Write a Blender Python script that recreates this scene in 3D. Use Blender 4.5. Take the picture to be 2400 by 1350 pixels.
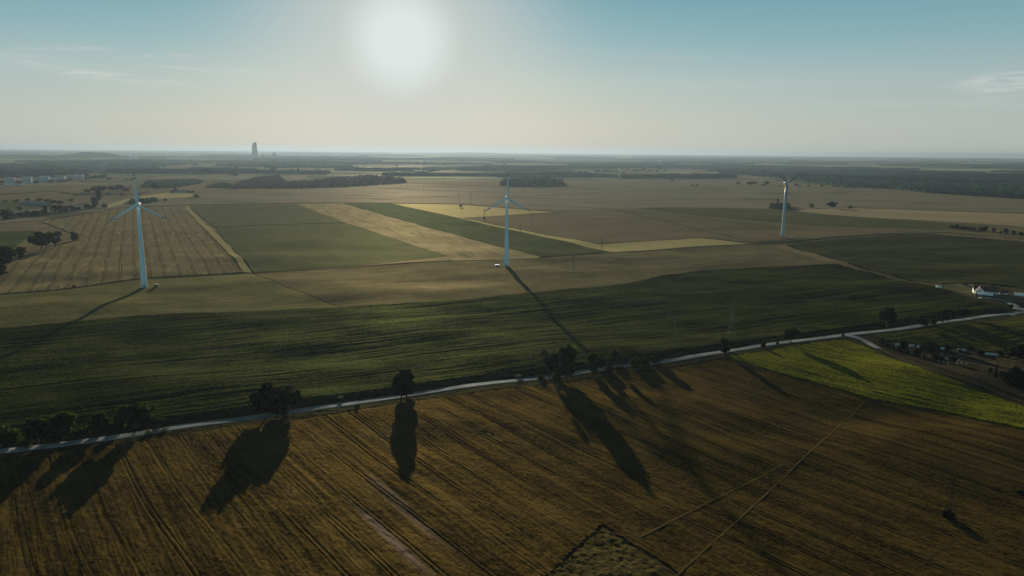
import bpy, bmesh, math, random
import numpy as np
from mathutils import Matrix, Vector
from mathutils.geometry import delaunay_2d_cdt

S = bpy.context.scene
for o in list(bpy.data.objects):
    bpy.data.objects.remove(o)
COL = S.collection
R = math.radians
rnd = random.Random(7)

# ---------------------------------------------------------------- camera
F_PX, CAM_H = 1800.0, 170.0
PITCH, ROLL = R(10.12), R(0.5)
CAM_M = Matrix.Rotation(R(90) - PITCH, 3, 'X') @ Matrix.Rotation(ROLL, 3, 'Z')
cam_d = bpy.data.cameras.new('camera')
cam = bpy.data.objects.new('camera', cam_d)
COL.objects.link(cam)
cam.matrix_world = Matrix.Translation((0, 0, CAM_H)) @ CAM_M.to_4x4()
cam_d.sensor_width = 36
cam_d.lens = 36 * F_PX / 2400
cam_d.clip_start = 1
cam_d.clip_end = 200000
S.camera = cam


def ray(px, py):
    return (CAM_M @ Vector(((px - 1200) / F_PX, -(py - 675) / F_PX, -1))).normalized()


# ---------------------------------------------------------------- light
SUN_DIR = ray(940, 96)
SUN_EL = math.asin(SUN_DIR.z)
SUN_AZ = math.atan2(SUN_DIR.x, SUN_DIR.y)
sun_d = bpy.data.lights.new('sun', 'SUN')
sun_d.energy = 5.0
sun_d.angle = R(0.5)
sun_d.color = (1.0, 0.86, 0.66)
sun = bpy.data.objects.new('sun', sun_d)
COL.objects.link(sun)
sun.rotation_euler = SUN_DIR.to_track_quat('Z', 'Y').to_euler()
S.view_settings.view_transform = 'Standard'
S.view_settings.look = 'None'
S.view_settings.gamma = 1
S.view_settings.exposure = 1.0
S.view_settings.use_curve_mapping = False
S.cycles.use_denoising = True
S.cycles.denoiser = 'OPENIMAGEDENOISE'
S.cycles.denoising_input_passes = 'RGB_ALBEDO_NORMAL'
S.cycles.denoising_prefilter = 'ACCURATE'
S.cycles.max_bounces = 6
S.cycles.diffuse_bounces = 2
S.cycles.glossy_bounces = 2
S.cycles.volume_bounces = 1
S.cycles.transparent_max_bounces = 8
S.cycles.sample_clamp_indirect = 4


# ---------------------------------------------------------------- node helper
class NT:
    def __init__(self, tree):
        self.t = tree
        tree.nodes.clear()

    def n(self, kind, **kw):
        nd = self.t.nodes.new(kind)
        for k, v in kw.items():
            if k in ('ins',):
                for a, b in v.items():
                    self.set(nd, a, b)
            else:
                setattr(nd, k, v)
        return nd

    def set(self, nd, key, val):
        s = nd.inputs[key]
        if isinstance(val, bpy.types.NodeSocket):
            self.t.links.new(val, s)
        elif isinstance(val, bpy.types.Node):
            self.t.links.new(val.outputs[0], s)
        else:
            s.default_value = val

    def m(self, op, a, b=None, c=None, clamp=False):
        nd = self.n('ShaderNodeMath', operation=op, use_clamp=clamp)
        for i, v in enumerate((a, b, c)):
            if v is not None:
                self.set(nd, i, v)
        return nd.outputs[0]

    def vm(self, op, a, b=None):
        nd = self.n('ShaderNodeVectorMath', operation=op)
        self.set(nd, 0, a)
        if b is not None:
            self.set(nd, 1, b)
        return nd.outputs['Value'] if op in ('DOT_PRODUCT', 'LENGTH') else nd.outputs[0]

    def mix(self, fac, a, b, blend='MIX'):
        nd = self.n('ShaderNodeMix', data_type='RGBA', blend_type=blend)
        self.set(nd, 0, fac)
        for k, v in ((6, a), (7, b)):
            self.set(nd, k, (*v, 1) if isinstance(v, tuple) and len(v) == 3 else v)
        return nd.outputs[2]

    def ramp(self, fac, stops, interp='LINEAR'):
        nd = self.n('ShaderNodeValToRGB')
        cr = nd.color_ramp
        cr.interpolation = interp
        while len(cr.elements) < len(stops):
            cr.elements.new(0.5)
        for e, (p, c) in zip(cr.elements, stops):
            e.position = p
            e.color = (*c, 1) if len(c) == 3 else c
        self.set(nd, 0, fac)
        return nd.outputs[0]

    def smooth(self, v, lo, hi):
        nd = self.n('ShaderNodeMapRange', interpolation_type='SMOOTHSTEP')
        for i, x in enumerate((v, lo, hi, 0.0, 1.0)):
            self.set(nd, i, x)
        return nd.outputs[0]

    def noise(self, vec, scale, detail=3, rough=0.55, dist=0.0):
        nd = self.n('ShaderNodeTexNoise')
        for k, v in (('Vector', vec), ('Scale', scale), ('Detail', detail), ('Roughness', rough), ('Distortion', dist)):
            self.set(nd, k, v)
        return nd.outputs[0]


# ---------------------------------------------------------------- sky
W = bpy.data.worlds.new('World')
S.world = W
W.use_nodes = True
g = NT(W.node_tree)
geo = g.n('ShaderNodeTexCoord')
dirv = g.vm('NORMALIZE', geo.outputs['Generated'])
sep = g.n('ShaderNodeSeparateXYZ', ins={0: dirv})
el = g.m('ARCSINE', sep.outputs[2])
az = g.m('ARCTAN2', sep.outputs[0], sep.outputs[1])
sky = g.n('ShaderNodeTexSky', sky_type='NISHITA')
sky.sun_disc = False
sky.sun_elevation = SUN_EL
sky.sun_rotation = SUN_AZ
sky.altitude = 170
sky.air_density = 1.0
sky.dust_density = 2.0
sky.ozone_density = 2.0
nish = g.vm('SCALE', sky.outputs[0])
nish.node.inputs['Scale'].default_value = 0.05
# graded band of colour by elevation (0..45 deg), the way the hazy evening sky falls off
e01 = g.m('DIVIDE', el, R(60), clamp=True)
band = g.ramp(e01, [(0.0, (0.52, 0.55, 0.505)), (0.033, (0.51, 0.555, 0.515)), (0.083, (0.41, 0.53, 0.53)), (0.125, (0.265, 0.455, 0.505)),
                    (0.172, (0.165, 0.375, 0.455)), (0.25, (0.085, 0.23, 0.30)), (0.40, (0.016, 0.055, 0.08)),
                    (0.75, (0.006, 0.021, 0.036)), (1.0, (0.005, 0.016, 0.028))])
ang = g.m('ARCCOSINE', g.m('MINIMUM', g.vm('DOT_PRODUCT', dirv, tuple(SUN_DIR)), 0.99999))
side = g.smooth(ang, R(16), R(48))
band = g.mix(g.m('MULTIPLY', side, 0.16), band, (0.25, 0.36, 0.36))
col = g.mix(0.08, band, nish)
# lower sky behind the camera, made brighter and bluer to light the towers
opp_fill = g.m('MULTIPLY', g.smooth(ang, R(85), R(135)), g.m('SUBTRACT', 1.0, g.smooth(el, R(9), R(24))))
col = g.mix(g.m('MULTIPLY', opp_fill, 0.75), col, (0.46, 0.86, 1.02))
halo = g.m('POWER', g.m('SUBTRACT', 1.0, g.smooth(ang, 0.0, R(17))), 1.4)
col = g.mix(g.m('MULTIPLY', halo, 0.95), col, (0.60, 0.62, 0.59))
disc = g.m('SUBTRACT', 1.0, g.smooth(ang, R(1.2), R(4.9)))
col = g.mix(disc, col, (0.74, 0.80, 0.78))
# cirrus wisps, each at its own bearing and height
wisps = [(155, 113, 60, 5, -0.06, .6), (400, 131, 60, 4, -.05, .5), (560, 167, 75, 6, 0.02, .6), (215, 176, 110, 9, 0.13, .6),
         (360, 188, 110, 6, .10, .45), (430, 160, 60, 3, .03, .35), (640, 213, 90, 4, .06, .25), (60, 135, 90, 9, .05, .25),
         (800, 195, 100, 4, 0.0, .2), (2370, 195, 70, 22, -.15, .55), (2300, 190, 50, 8, -.1, .3), (1750, 200, 300, 10, .02, .14),
         (2050, 245, 300, 9, .03, .14), (1500, 130, 250, 10, .05, .1)]
cv = g.n('ShaderNodeCombineXYZ', ins={0: g.m('MULTIPLY', az, 22.0), 1: g.m('MULTIPLY', el, 190.0)})
wn = g.m('MULTIPLY', g.smooth(g.noise(cv, 1.0, 4, 0.6, 0.6), 0.30, 0.70), 1.5)
tot = None
for (px, py, lx, ly, tilt, st) in wisps:
    d = ray(px, py)
    a0, e0 = math.atan2(d.x, d.y), math.asin(d.z)
    da = g.m('SUBTRACT', az, a0)
    de = g.m('ADD', g.m('SUBTRACT', el, e0), g.m('MULTIPLY', da, tilt))
    q = g.m('ADD', g.m('POWER', g.m('ABSOLUTE', g.m('DIVIDE', da, lx / F_PX)), 2.0),
            g.m('POWER', g.m('ABSOLUTE', g.m('DIVIDE', de, ly / F_PX)), 2.0))
    w = g.m('MULTIPLY', g.m('EXPONENT', g.m('MULTIPLY', q, -1.0)), st)
    tot = w if tot is None else g.m('ADD', tot, w)
col = g.mix(g.m('MULTIPLY', tot, wn, clamp=True), col, (0.60, 0.63, 0.60))
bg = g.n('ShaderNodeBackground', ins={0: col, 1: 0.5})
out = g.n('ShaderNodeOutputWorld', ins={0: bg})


# ---------------------------------------------------------------- terrain
def sst(a, b, x):
    t = np.clip((x - a) / (b - a), 0, 1)
    return t * t * (3 - 2 * t)


def _hash(i, j, s):
    i = i.astype(np.int64)
    j = j.astype(np.int64)
    n = (i * 374761393 + j * 668265263 + s * 1442695041) & 0x7fffffff
    n = ((n ^ (n >> 13)) * 1274126177) & 0x7fffffff
    n = n ^ (n >> 16)
    return (n & 0xffffff) / float(0x1000000)


def vnoise(x, y, s=0):
    i, j = np.floor(x), np.floor(y)
    u, v = x - i, y - j
    u, v = u * u * (3 - 2 * u), v * v * (3 - 2 * v)
    return ((_hash(i, j, s) * (1 - u) + _hash(i + 1, j, s) * u) * (1 - v)
            + (_hash(i, j + 1, s) * (1 - u) + _hash(i + 1, j + 1, s) * u) * v)


def fbm(x, y, s=0, o=3):
    r, a, t = 0, 1, 0
    for k in range(o):
        r = r + a * vnoise(x * 2 ** k, y * 2 ** k, s + k)
        t += a
        a *= .5
    return r / t


def terrain(x, y):
    x = np.asarray(x, float)
    y = np.asarray(y, float)
    tp = 2 * math.pi
    w = sst(330, 480, y) * (1 - sst(1000, 1700, y))
    h = .55 * w * (1.9 * np.sin(tp * (.0047 * y + .0012 * x) + .5) + 1.2 * np.sin(tp * (.0083 * y - .0024 * x) + 2.0)
             + .9 * np.sin(tp * (.0031 * x + .0021 * y)) + .5 * np.sin(tp * (.0137 * y + .0042 * x)))
    ca, sa = math.cos(.42), math.sin(.42)
    uu, vv = y * ca - x * sa, x * ca + y * sa
    w2 = sst(330, 450, y) * (1 - sst(1500, 2300, y))
    h = h + w2 * (4.6 * (fbm(uu / 75, vv / 210, 91, 2) - .5) + .5 * (fbm(uu / 32, vv / 150, 95, 1) - .5))
    h = h + 3 * np.sin(tp * y / 1900 + x / 700) * sst(900, 2000, y) * (1 - sst(6000, 12000, y))
    return h


def at(px, py, dz=0.0):
    d = ray(px, py)
    h = 0.0
    for _ in range(12):
        t = (h + dz - CAM_H) / min(d.z, -1e-4)
        h = float(terrain(d.x * t, d.y * t))
    t = min(t, 56000)
    return Vector((d.x * t, d.y * t, h))


def px_size(p):
    """metres per photo pixel at world point p"""
    v = CAM_M.transposed() @ (Vector(p) - Vector((0, 0, CAM_H)))
    return -v.z / F_PX


def poly(pts):
    return [(v.x, v.y) for v in (at(*p) for p in pts)]


def inside(x, y, pg):
    r = np.zeros(x.shape, bool)
    n = len(pg)
    for k in range(n):
        (x1, y1), (x2, y2) = pg[k], pg[(k + 1) % n]
        if y1 == y2:
            continue
        c = ((y1 > y) != (y2 > y)) & (x < (x2 - x1) * (y - y1) / (y2 - y1) + x1)
        r ^= c
    return r


# ---------------------------------------------------------------- objects
def link(name, me, mat=None, parent=None):
    o = bpy.data.objects.new(name, me)
    COL.objects.link(o)
    if mat is not None:
        me.materials.append(mat)
    if parent is not None:
        o.parent = parent
    return o


def np_mesh(name, V, Q, smooth=True):
    me = bpy.data.meshes.new(name)
    V = np.asarray(V, np.float32)
    Q = np.asarray(Q, np.int32)
    k = Q.shape[1]
    me.vertices.add(len(V))
    me.vertices.foreach_set('co', V.ravel())
    me.loops.add(Q.size)
    me.loops.foreach_set('vertex_index', Q.ravel())
    me.polygons.add(len(Q))
    me.polygons.foreach_set('loop_start', np.arange(0, Q.size, k, dtype=np.int32))
    me.polygons.foreach_set('use_smooth', np.full(len(Q), smooth))
    me.update(calc_edges=True)
    me.validate()
    return me


def structure(o, kind='structure', label=None):
    o['kind'] = kind
    if label:
        o['label'] = label
    return o


def tag(o, label, cat, group=None):
    o['label'] = label
    o['category'] = cat
    if group:
        o['group'] = group
    return o


def empty(name, loc, rz=0.0):
    o = bpy.data.objects.new(name, None)
    COL.objects.link(o)
    o.location = loc
    o.rotation_euler = (0, 0, rz)
    o.empty_display_size = 1
    return o


class MB:
    """collects shapes into one mesh"""

    def __init__(self):
        self.b = bmesh.new()

    def box(self, c, s, rz=0.0, bev=0.0):
        r = bmesh.ops.create_cube(self.b, size=1, matrix=Matrix.Translation(c) @ Matrix.Rotation(rz, 4, 'Z') @ Matrix.Diagonal((*s, 1)))
        if bev:
            es = list({e for v in r['verts'] for e in v.link_edges})
            bmesh.ops.bevel(self.b, geom=es, offset=bev, segments=1, affect='EDGES')
        return self

    def bar(self, a, b, r, n=4, r2=None):
        a, b = Vector(a), Vector(b)
        d = b - a
        M = Matrix.Translation((a + b) / 2) @ d.to_track_quat('Z', 'Y').to_matrix().to_4x4()
        bmesh.ops.create_cone(self.b, cap_ends=True, segments=n, radius1=r, radius2=r if r2 is None else r2, depth=d.length, matrix=M)
        return self

    def rings(self, rings, close=True):
        vs = [[self.b.verts.new(p) for p in ring] for ring in rings]
        n = len(vs[0])
        for a, b in zip(vs, vs[1:]):
            for k in range(n):
                self.b.faces.new((a[k], a[(k + 1) % n], b[(k + 1) % n], b[k]))
        if close:
            self.b.faces.new(vs[0][::-1])
            self.b.faces.new(vs[-1])
        return self

    def face(self, pts):
        self.b.faces.new([self.b.verts.new(p) for p in pts])
        return self

    def build(self, name, mat, parent=None, smooth=False):
        bmesh.ops.recalc_face_normals(self.b, faces=self.b.faces)
        me = bpy.data.meshes.new(name)
        self.b.to_mesh(me)
        self.b.free()
        if smooth:
            me.polygons.foreach_set('use_smooth', np.full(len(me.polygons), True))
        return link(name, me, mat, parent)


# ---------------------------------------------------------------- materials
def new_mat(name):
    m = bpy.data.materials.new(name)
    m.use_nodes = True
    t = NT(m.node_tree)
    return m, t


def plain(name, c, rough=0.6, metal=0.0, var=0.12, scale=2.0, spec=0.4):
    m, t = new_mat(name)
    tc = t.n('ShaderNodeTexCoord')
    nz = t.noise(tc.outputs['Object'], scale, 4, 0.6)
    cc = t.mix(nz, tuple(x * (1 - var) for x in c), tuple(min(1, x * (1 + var)) for x in c))
    p = t.n('ShaderNodeBsdfPrincipled', ins={'Base Color': cc, 'Roughness': rough, 'Metallic': metal, 'Specular IOR Level': spec})
    t.n('ShaderNodeOutputMaterial', ins={0: p})
    return m


def leafy(t, c, normal, gloss):
    """matt crop with the broad sheen that ears and leaves show towards the light"""
    d = t.n('ShaderNodeBsdfDiffuse', ins={'Color': c, 'Normal': normal})
    gl = t.n('ShaderNodeBsdfAnisotropic', ins={'Color': c, 'Roughness': 0.72, 'Normal': normal})
    return t.n('ShaderNodeMixShader', ins={0: gloss, 1: d, 2: gl})


def crop_mat(name, c1, c2, ang=0.0, streak=(2.2, 60.0), tram=None, speck=0.5, bump=0.3, fine=0.9, patch=90.0, c3=None, patch3=None,
             gloss=0.2, contrast=1.0, c3lo=0.52, spots=()):
    """field surface: row streaks along 'ang', patches, speckle of ears and leaves, tramlines (spacing, gauge, width)"""
    m, t = new_mat(name)
    pos = t.n('ShaderNodeNewGeometry').outputs['Position']
    mp = t.n('ShaderNodeMapping', ins={'Vector': pos, 'Rotation': (0, 0, -ang)})
    v = mp.outputs[0]                                   # x = across the rows, y = along the rows
    s = t.n('ShaderNodeSeparateXYZ', ins={0: v})
    u, w = s.outputs[0], s.outputs[1]
    sv = t.n('ShaderNodeCombineXYZ', ins={0: t.m('DIVIDE', u, streak[0]), 1: t.m('DIVIDE', w, streak[1])})
    st = t.noise(sv, 1.0, 3, 0.6, 0.15)
    sv2 = t.n('ShaderNodeCombineXYZ', ins={0: t.m('DIVIDE', u, streak[0] * 6), 1: t.m('DIVIDE', w, streak[1] * 2.2)})
    st2 = t.noise(sv2, 1.0, 3, 0.55, 0.3)
    pa = t.noise(v, 1.0 / patch, 4, 0.6, 0.4)
    sp = t.noise(v, 1.0 / fine, 2, 0.7)
    f = t.m('ADD', t.m('MULTIPLY', st, 0.45), t.m('ADD', t.m('MULTIPLY', st2, 0.4), t.m('MULTIPLY', pa, 0.55)))
    f = t.m('ADD', f, t.m('MULTIPLY', t.m('SUBTRACT', sp, 0.5), speck))
    lo, hi = 0.7 - 0.28 / contrast, 0.7 + 0.28 / contrast
    f = t.smooth(f, lo, hi)
    c = t.mix(f, c1, c2)
    if c3:
        pp = t.n('ShaderNodeCombineXYZ', ins={0: t.m('DIVIDE', u, patch3[0]), 1: t.m('DIVIDE', w, patch3[1])})
        c = t.mix(t.smooth(t.noise(pp, 1.0, 4, 0.65, 0.3), c3lo, c3lo + 0.16), c, c3)
    for (px, py, su, sv_) in spots:                      # worn pale places in the crop
        p0 = at(px, py)
        u0, w0 = p0.x * math.cos(ang) + p0.y * math.sin(ang), -p0.x * math.sin(ang) + p0.y * math.cos(ang)
        q = t.m('ADD', t.m('POWER', t.m('ABSOLUTE', t.m('DIVIDE', t.m('SUBTRACT', u, u0), su)), 2.0),
                t.m('POWER', t.m('ABSOLUTE', t.m('DIVIDE', t.m('SUBTRACT', w, w0), sv_)), 2.0))
        k = t.m('MULTIPLY', t.m('EXPONENT', t.m('MULTIPLY', q, -1.0)), t.smooth(t.m('ADD', st, t.m('MULTIPLY', sp, .3)), .35, .75))
        c = t.mix(t.m('MULTIPLY', k, .9), c, (0.135, 0.105, 0.088))
    hgt = t.m('ADD', st, t.m('MULTIPLY', sp, 0.8))
    if tram:
        P, gauge, wd = tram[:3]
        tcol = tram[3] if len(tram) > 3 else tuple(x * 0.35 for x in c1)
        wob = t.noise(v, 1.0 / 140.0, 2, 0.5)
        uu = t.m('ADD', u, t.m('MULTIPLY', t.m('SUBTRACT', wob, 0.5), 9.0))
        fr = t.m('SUBTRACT', t.m('MULTIPLY', t.m('FRACT', t.m('DIVIDE', uu, P)), P), P * 0.5)
        d = t.m('ABSOLUTE', t.m('SUBTRACT', t.m('ABSOLUTE', fr), gauge * 0.5))
        tr = t.m('SUBTRACT', 1.0, t.smooth(d, wd * 0.3, wd * 0.7))
        tr = t.m('MULTIPLY', tr, t.smooth(t.noise(v, 1.0 / 25.0, 3, 0.6), 0.30, 0.5))
        c = t.mix(t.m('MULTIPLY', tr, 0.85), c, tcol)
        hgt = t.m('SUBTRACT', hgt, t.m('MULTIPLY', tr, 1.2))
    bp = t.n('ShaderNodeBump', ins={'Strength': bump, 'Distance': 1.0, 'Height': hgt})
    p = leafy(t, c, bp.outputs[0], gloss)
    t.n('ShaderNodeOutputMaterial', ins={0: p})
    return m


def leaf_mat(name, c1, c2, trans=0.35):
    m, t = new_mat(name)
    tc = t.n('ShaderNodeTexCoord')
    oi = t.n('ShaderNodeObjectInfo')
    nz = t.noise(tc.outputs['Object'], 0.45, 3, 0.7)
    c = t.mix(t.smooth(nz, 0.35, 0.68), c1, c2)
    hs = t.n('ShaderNodeHueSaturation', ins={'Color': c, 'Value': t.m('ADD', 0.75, t.m('MULTIPLY', oi.outputs['Random'], 0.5))})
    d = t.n('ShaderNodeBsdfDiffuse', ins={0: hs.outputs[0]})
    tr = t.n('ShaderNodeBsdfTranslucent', ins={0: hs.outputs[0]})
    mx = t.n('ShaderNodeMixShader', ins={0: trans, 1: d, 2: tr})
    t.n('ShaderNodeOutputMaterial', ins={0: mx})
    return m


BARK = plain('bark', (0.06, 0.045, 0.03), 0.9, scale=3)
LEAF_DARK = leaf_mat('dark leaves', (0.007, 0.010, 0.003), (0.036, 0.044, 0.009), .55)
LEAF_GREEN = leaf_mat('green leaves', (0.010, 0.017, 0.003), (0.080, 0.104, 0.015), 0.58)
LEAF_OLIVE = leaf_mat('olive leaves', (0.018, 0.019, 0.007), (0.050, 0.048, 0.016), 0.45)
LEAF_FIR = leaf_mat('conifer needles', (0.005, 0.009, 0.005), (0.013, 0.020, 0.009), 0.15)
WOOD_DARK = leaf_mat('wood canopy', (0.0260, 0.0416, 0.0208), (0.0780, 0.0975, 0.0390), 0.1)
FOREST = leaf_mat('bluish forest canopy', (0.012, 0.032, 0.029), (0.042, 0.074, 0.060), 0.1)
WOOD_BROWN = leaf_mat('brownish wood canopy', (0.045, 0.030, 0.022), (0.120, 0.084, 0.056), 0.1)
WHITE = plain('sky-tinted white steel', (0.66, 0.79, 0.84), 0.6, var=0.04, scale=0.15)  # white coating with the blue of the skylight mixed into its colour
CONC = plain('sky-tinted tower concrete', (0.56, 0.75, 0.82), 0.85, var=0.05, scale=0.12)  # white concrete, the sky's blue cast painted into the base colour
DARKRED = plain('dark red band paint', (0.10, 0.012, 0.012), 0.5)
REDSTRIPE = plain('red nacelle stripe', (0.42, 0.04, 0.03), 0.5)
STEEL = plain('galvanised steel', (0.15, 0.145, 0.11), 0.6, metal=0.3, var=0.2)
DARKSTEEL = plain('dark brown steel', (0.028, 0.020, 0.010), 0.8, var=.3)  # darker, browner steel, close in tone to the wheat
ALU = plain('dull aluminium conductor', (0.07, 0.065, 0.055), 0.9, var=0.1, spec=0.0)
GREY = plain('grey concrete', (0.32, 0.31, 0.29), 0.8, var=0.2)
DGREY = plain('dark painted metal', (0.04, 0.045, 0.05), 0.5)
BLACK = plain('black rubber', (0.015, 0.015, 0.015), 0.8)
GLASS = plain('dark window glass', (0.02, 0.03, 0.04), 0.08, spec=0.8)
ROOF = plain('dark red roof tiles', (0.085, 0.028, 0.028), 0.7, var=0.3, scale=1.0)
PLASTER = plain('white plaster', (0.66, 0.68, 0.66), 0.8, var=0.08)
BLOCK = plain('pale block facade', (0.50, 0.52, 0.48), 0.8, var=0.1, scale=.1)
BLOCKB = plain('beige block facade', (0.42, 0.42, 0.36), 0.8, var=0.1, scale=.1)
TARP = plain('white trailer tarpaulin', (0.74, 0.80, 0.82), 0.4, var=0.05, scale=0.4)
TEALROOF = plain('teal sheet roof', (0.10, 0.20, 0.24), 0.35, var=0.3, scale=0.05)
GLINT = plain('bare sheet metal roof', (0.80, 0.82, 0.82), 0.38, metal=1.0, var=.05, scale=.05)
PLANT = plain('weathered plant concrete', (0.10, 0.080, 0.052), 0.8, var=0.45, scale=0.03)
PANEL = plain('pale wall panel', (0.40, 0.52, 0.56), 0.7, var=.2)
STONE = plain('grave granite', (0.12, 0.115, 0.11), 0.35, var=0.3)
WOODP = plain('weathered timber', (0.16, 0.13, 0.10), 0.8, var=0.3)
PALELEAF = leaf_mat('pale flowering leaves', (0.16, 0.16, 0.09), (0.36, 0.34, 0.22), 0.4)

m_, t_ = new_mat('worn pale asphalt')
pos_n_ = t_.n('ShaderNodeNewGeometry')
pos_ = pos_n_.outputs['Position']
n1_ = t_.noise(pos_, 0.06, 4, 0.65)
n2_ = t_.noise(pos_, 1.3, 3, 0.7)
c_ = t_.mix(t_.smooth(n1_, .3, .7), (0.155, 0.175, 0.18), (0.31, 0.325, 0.32))
c_ = t_.mix(t_.m('MULTIPLY', n2_, .35), c_, (0.11, 0.12, 0.125))
p_ = leafy(t_, c_, pos_n_.outputs['Normal'], 0.12)
t_.n('ShaderNodeOutputMaterial', ins={0: p_})
ASPHALT = m_
TRACK = crop_mat('dusty farm track', (0.075, 0.062, 0.042), (0.14, 0.118, 0.08), streak=(3, 8), fine=1.5)
SOIL = crop_mat('bare soil track', (0.030, 0.026, 0.018), (0.06, 0.05, 0.035), streak=(3, 8), fine=1.5)

# far patchwork of the plain
m_, t_ = new_mat('plain of fields')
pos_ = t_.n('ShaderNodeNewGeometry').outputs['Position']
wob_ = t_.n('ShaderNodeTexNoise', ins={'Vector': pos_, 'Scale': 0.0016, 'Detail': 3.0})
pw_ = t_.vm('ADD', pos_, t_.vm('MULTIPLY', wob_.outputs['Color'], (420, 420, 0)))
mp_ = t_.n('ShaderNodeMapping', ins={'Vector': pw_, 'Rotation': (0, 0, R(17)), 'Scale': (1 / 900, 1 / 520, 1)})
vo_ = t_.n('ShaderNodeTexVoronoi', voronoi_dimensions='2D', ins={'Vector': mp_.outputs[0], 'Scale': 1.0})
cell_ = t_.n('ShaderNodeSeparateColor', ins={0: vo_.outputs['Color']}).outputs[0]
patch_ = t_.ramp(cell_, [(0.0, (0.0870, 0.1026, 0.0556)), (0.18, (0.1659, 0.1584, 0.0993)), (0.36, (0.1105, 0.1267, 0.0675)),
                         (0.52, (0.2053, 0.1957, 0.1230)), (0.68, (0.0758, 0.1080, 0.0556)), (0.82, (0.2686, 0.2702, 0.1688)),
                         (0.93, (0.1421, 0.1454, 0.0892))], 'CONSTANT')
sy_ = t_.n('ShaderNodeSeparateXYZ', ins={0: pos_})
dist_ = t_.vm('LENGTH', pos_)
near_ = t_.mix(t_.noise(pos_, 1 / 260., 5, 0.6), (0.1275, 0.1080, 0.0570), (0.2025, 0.1575, 0.0900))
nearest_ = t_.mix(t_.noise(pos_, 1 / 7., 4, 0.7), (0.014, 0.016, 0.007), (0.036, 0.034, 0.015))
base_ = t_.mix(t_.smooth(dist_, 3600, 5200), near_, patch_)
base_ = t_.mix(t_.smooth(dist_, 1000, 1400), nearest_, base_)
sv_ = t_.n('ShaderNodeMapping', ins={'Vector': pos_, 'Rotation': (0, 0, R(-70)), 'Scale': (1 / 9, 1 / 420, 1)})
st_ = t_.noise(sv_, 1.0, 4, 0.65)
base_ = t_.mix(t_.smooth(st_, .3, .7), base_, t_.mix(0.5, base_, (0.05, 0.046, 0.026)))
wd_ = t_.smooth(t_.noise(t_.n('ShaderNodeMapping', ins={'Vector': pos_, 'Scale': (1 / 2600, 1 / 700, 1)}), 1.0, 5, 0.6), 0.53, 0.60)
base_ = t_.mix(t_.m('MULTIPLY', wd_, t_.smooth(dist_, 5500, 8000)), base_, (0.035, 0.055, 0.045))
bp_ = t_.n('ShaderNodeBump', ins={'Strength': 0.25, 'Distance': 1.0, 'Height': t_.noise(pos_, 0.6, 3, 0.7)})
p_ = leafy(t_, base_, bp_.outputs[0], 0.2)
t_.n('ShaderNodeOutputMaterial', ins={0: p_})
PLAIN = m_

# ---------------------------------------------------------------- ground sheet
rr = [0.0] + list(np.geomspace(60, 58000, 240))
aa = np.concatenate([np.linspace(-50, 50, 201), np.linspace(50, 310, 80)[1:-1]])
aa = np.radians(aa)
na = len(aa)
X = [[0.0, 0.0]]
for r_ in rr[1:]:
    for a_ in aa:
        X.append([r_ * math.sin(a_), r_ * math.cos(a_)])
X = np.array(X)
V = np.column_stack([X, terrain(X[:, 0], X[:, 1]) - 0.35])
Q = []
for k in range(na):
    Q.append((0, 1 + (k + 1) % na, 1 + k, 1 + k))
quads = [(1 + (i * na) + k, 1 + (i * na) + (k + 1) % na, 1 + ((i + 1) * na) + (k + 1) % na, 1 + ((i + 1) * na) + k)
         for i in range(len(rr) - 2) for k in range(na)]
me = bpy.data.meshes.new('ground')
me.from_pydata(V.tolist(), [], [q[:3] for q in Q] + quads)
me.polygons.foreach_set('use_smooth', np.full(len(me.polygons), True))
bm = bmesh.new()
bm.from_mesh(me)
bmesh.ops.recalc_face_normals(bm, faces=bm.faces)
bm.to_mesh(me)
bm.free()
structure(link('ground', me, PLAIN))


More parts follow.
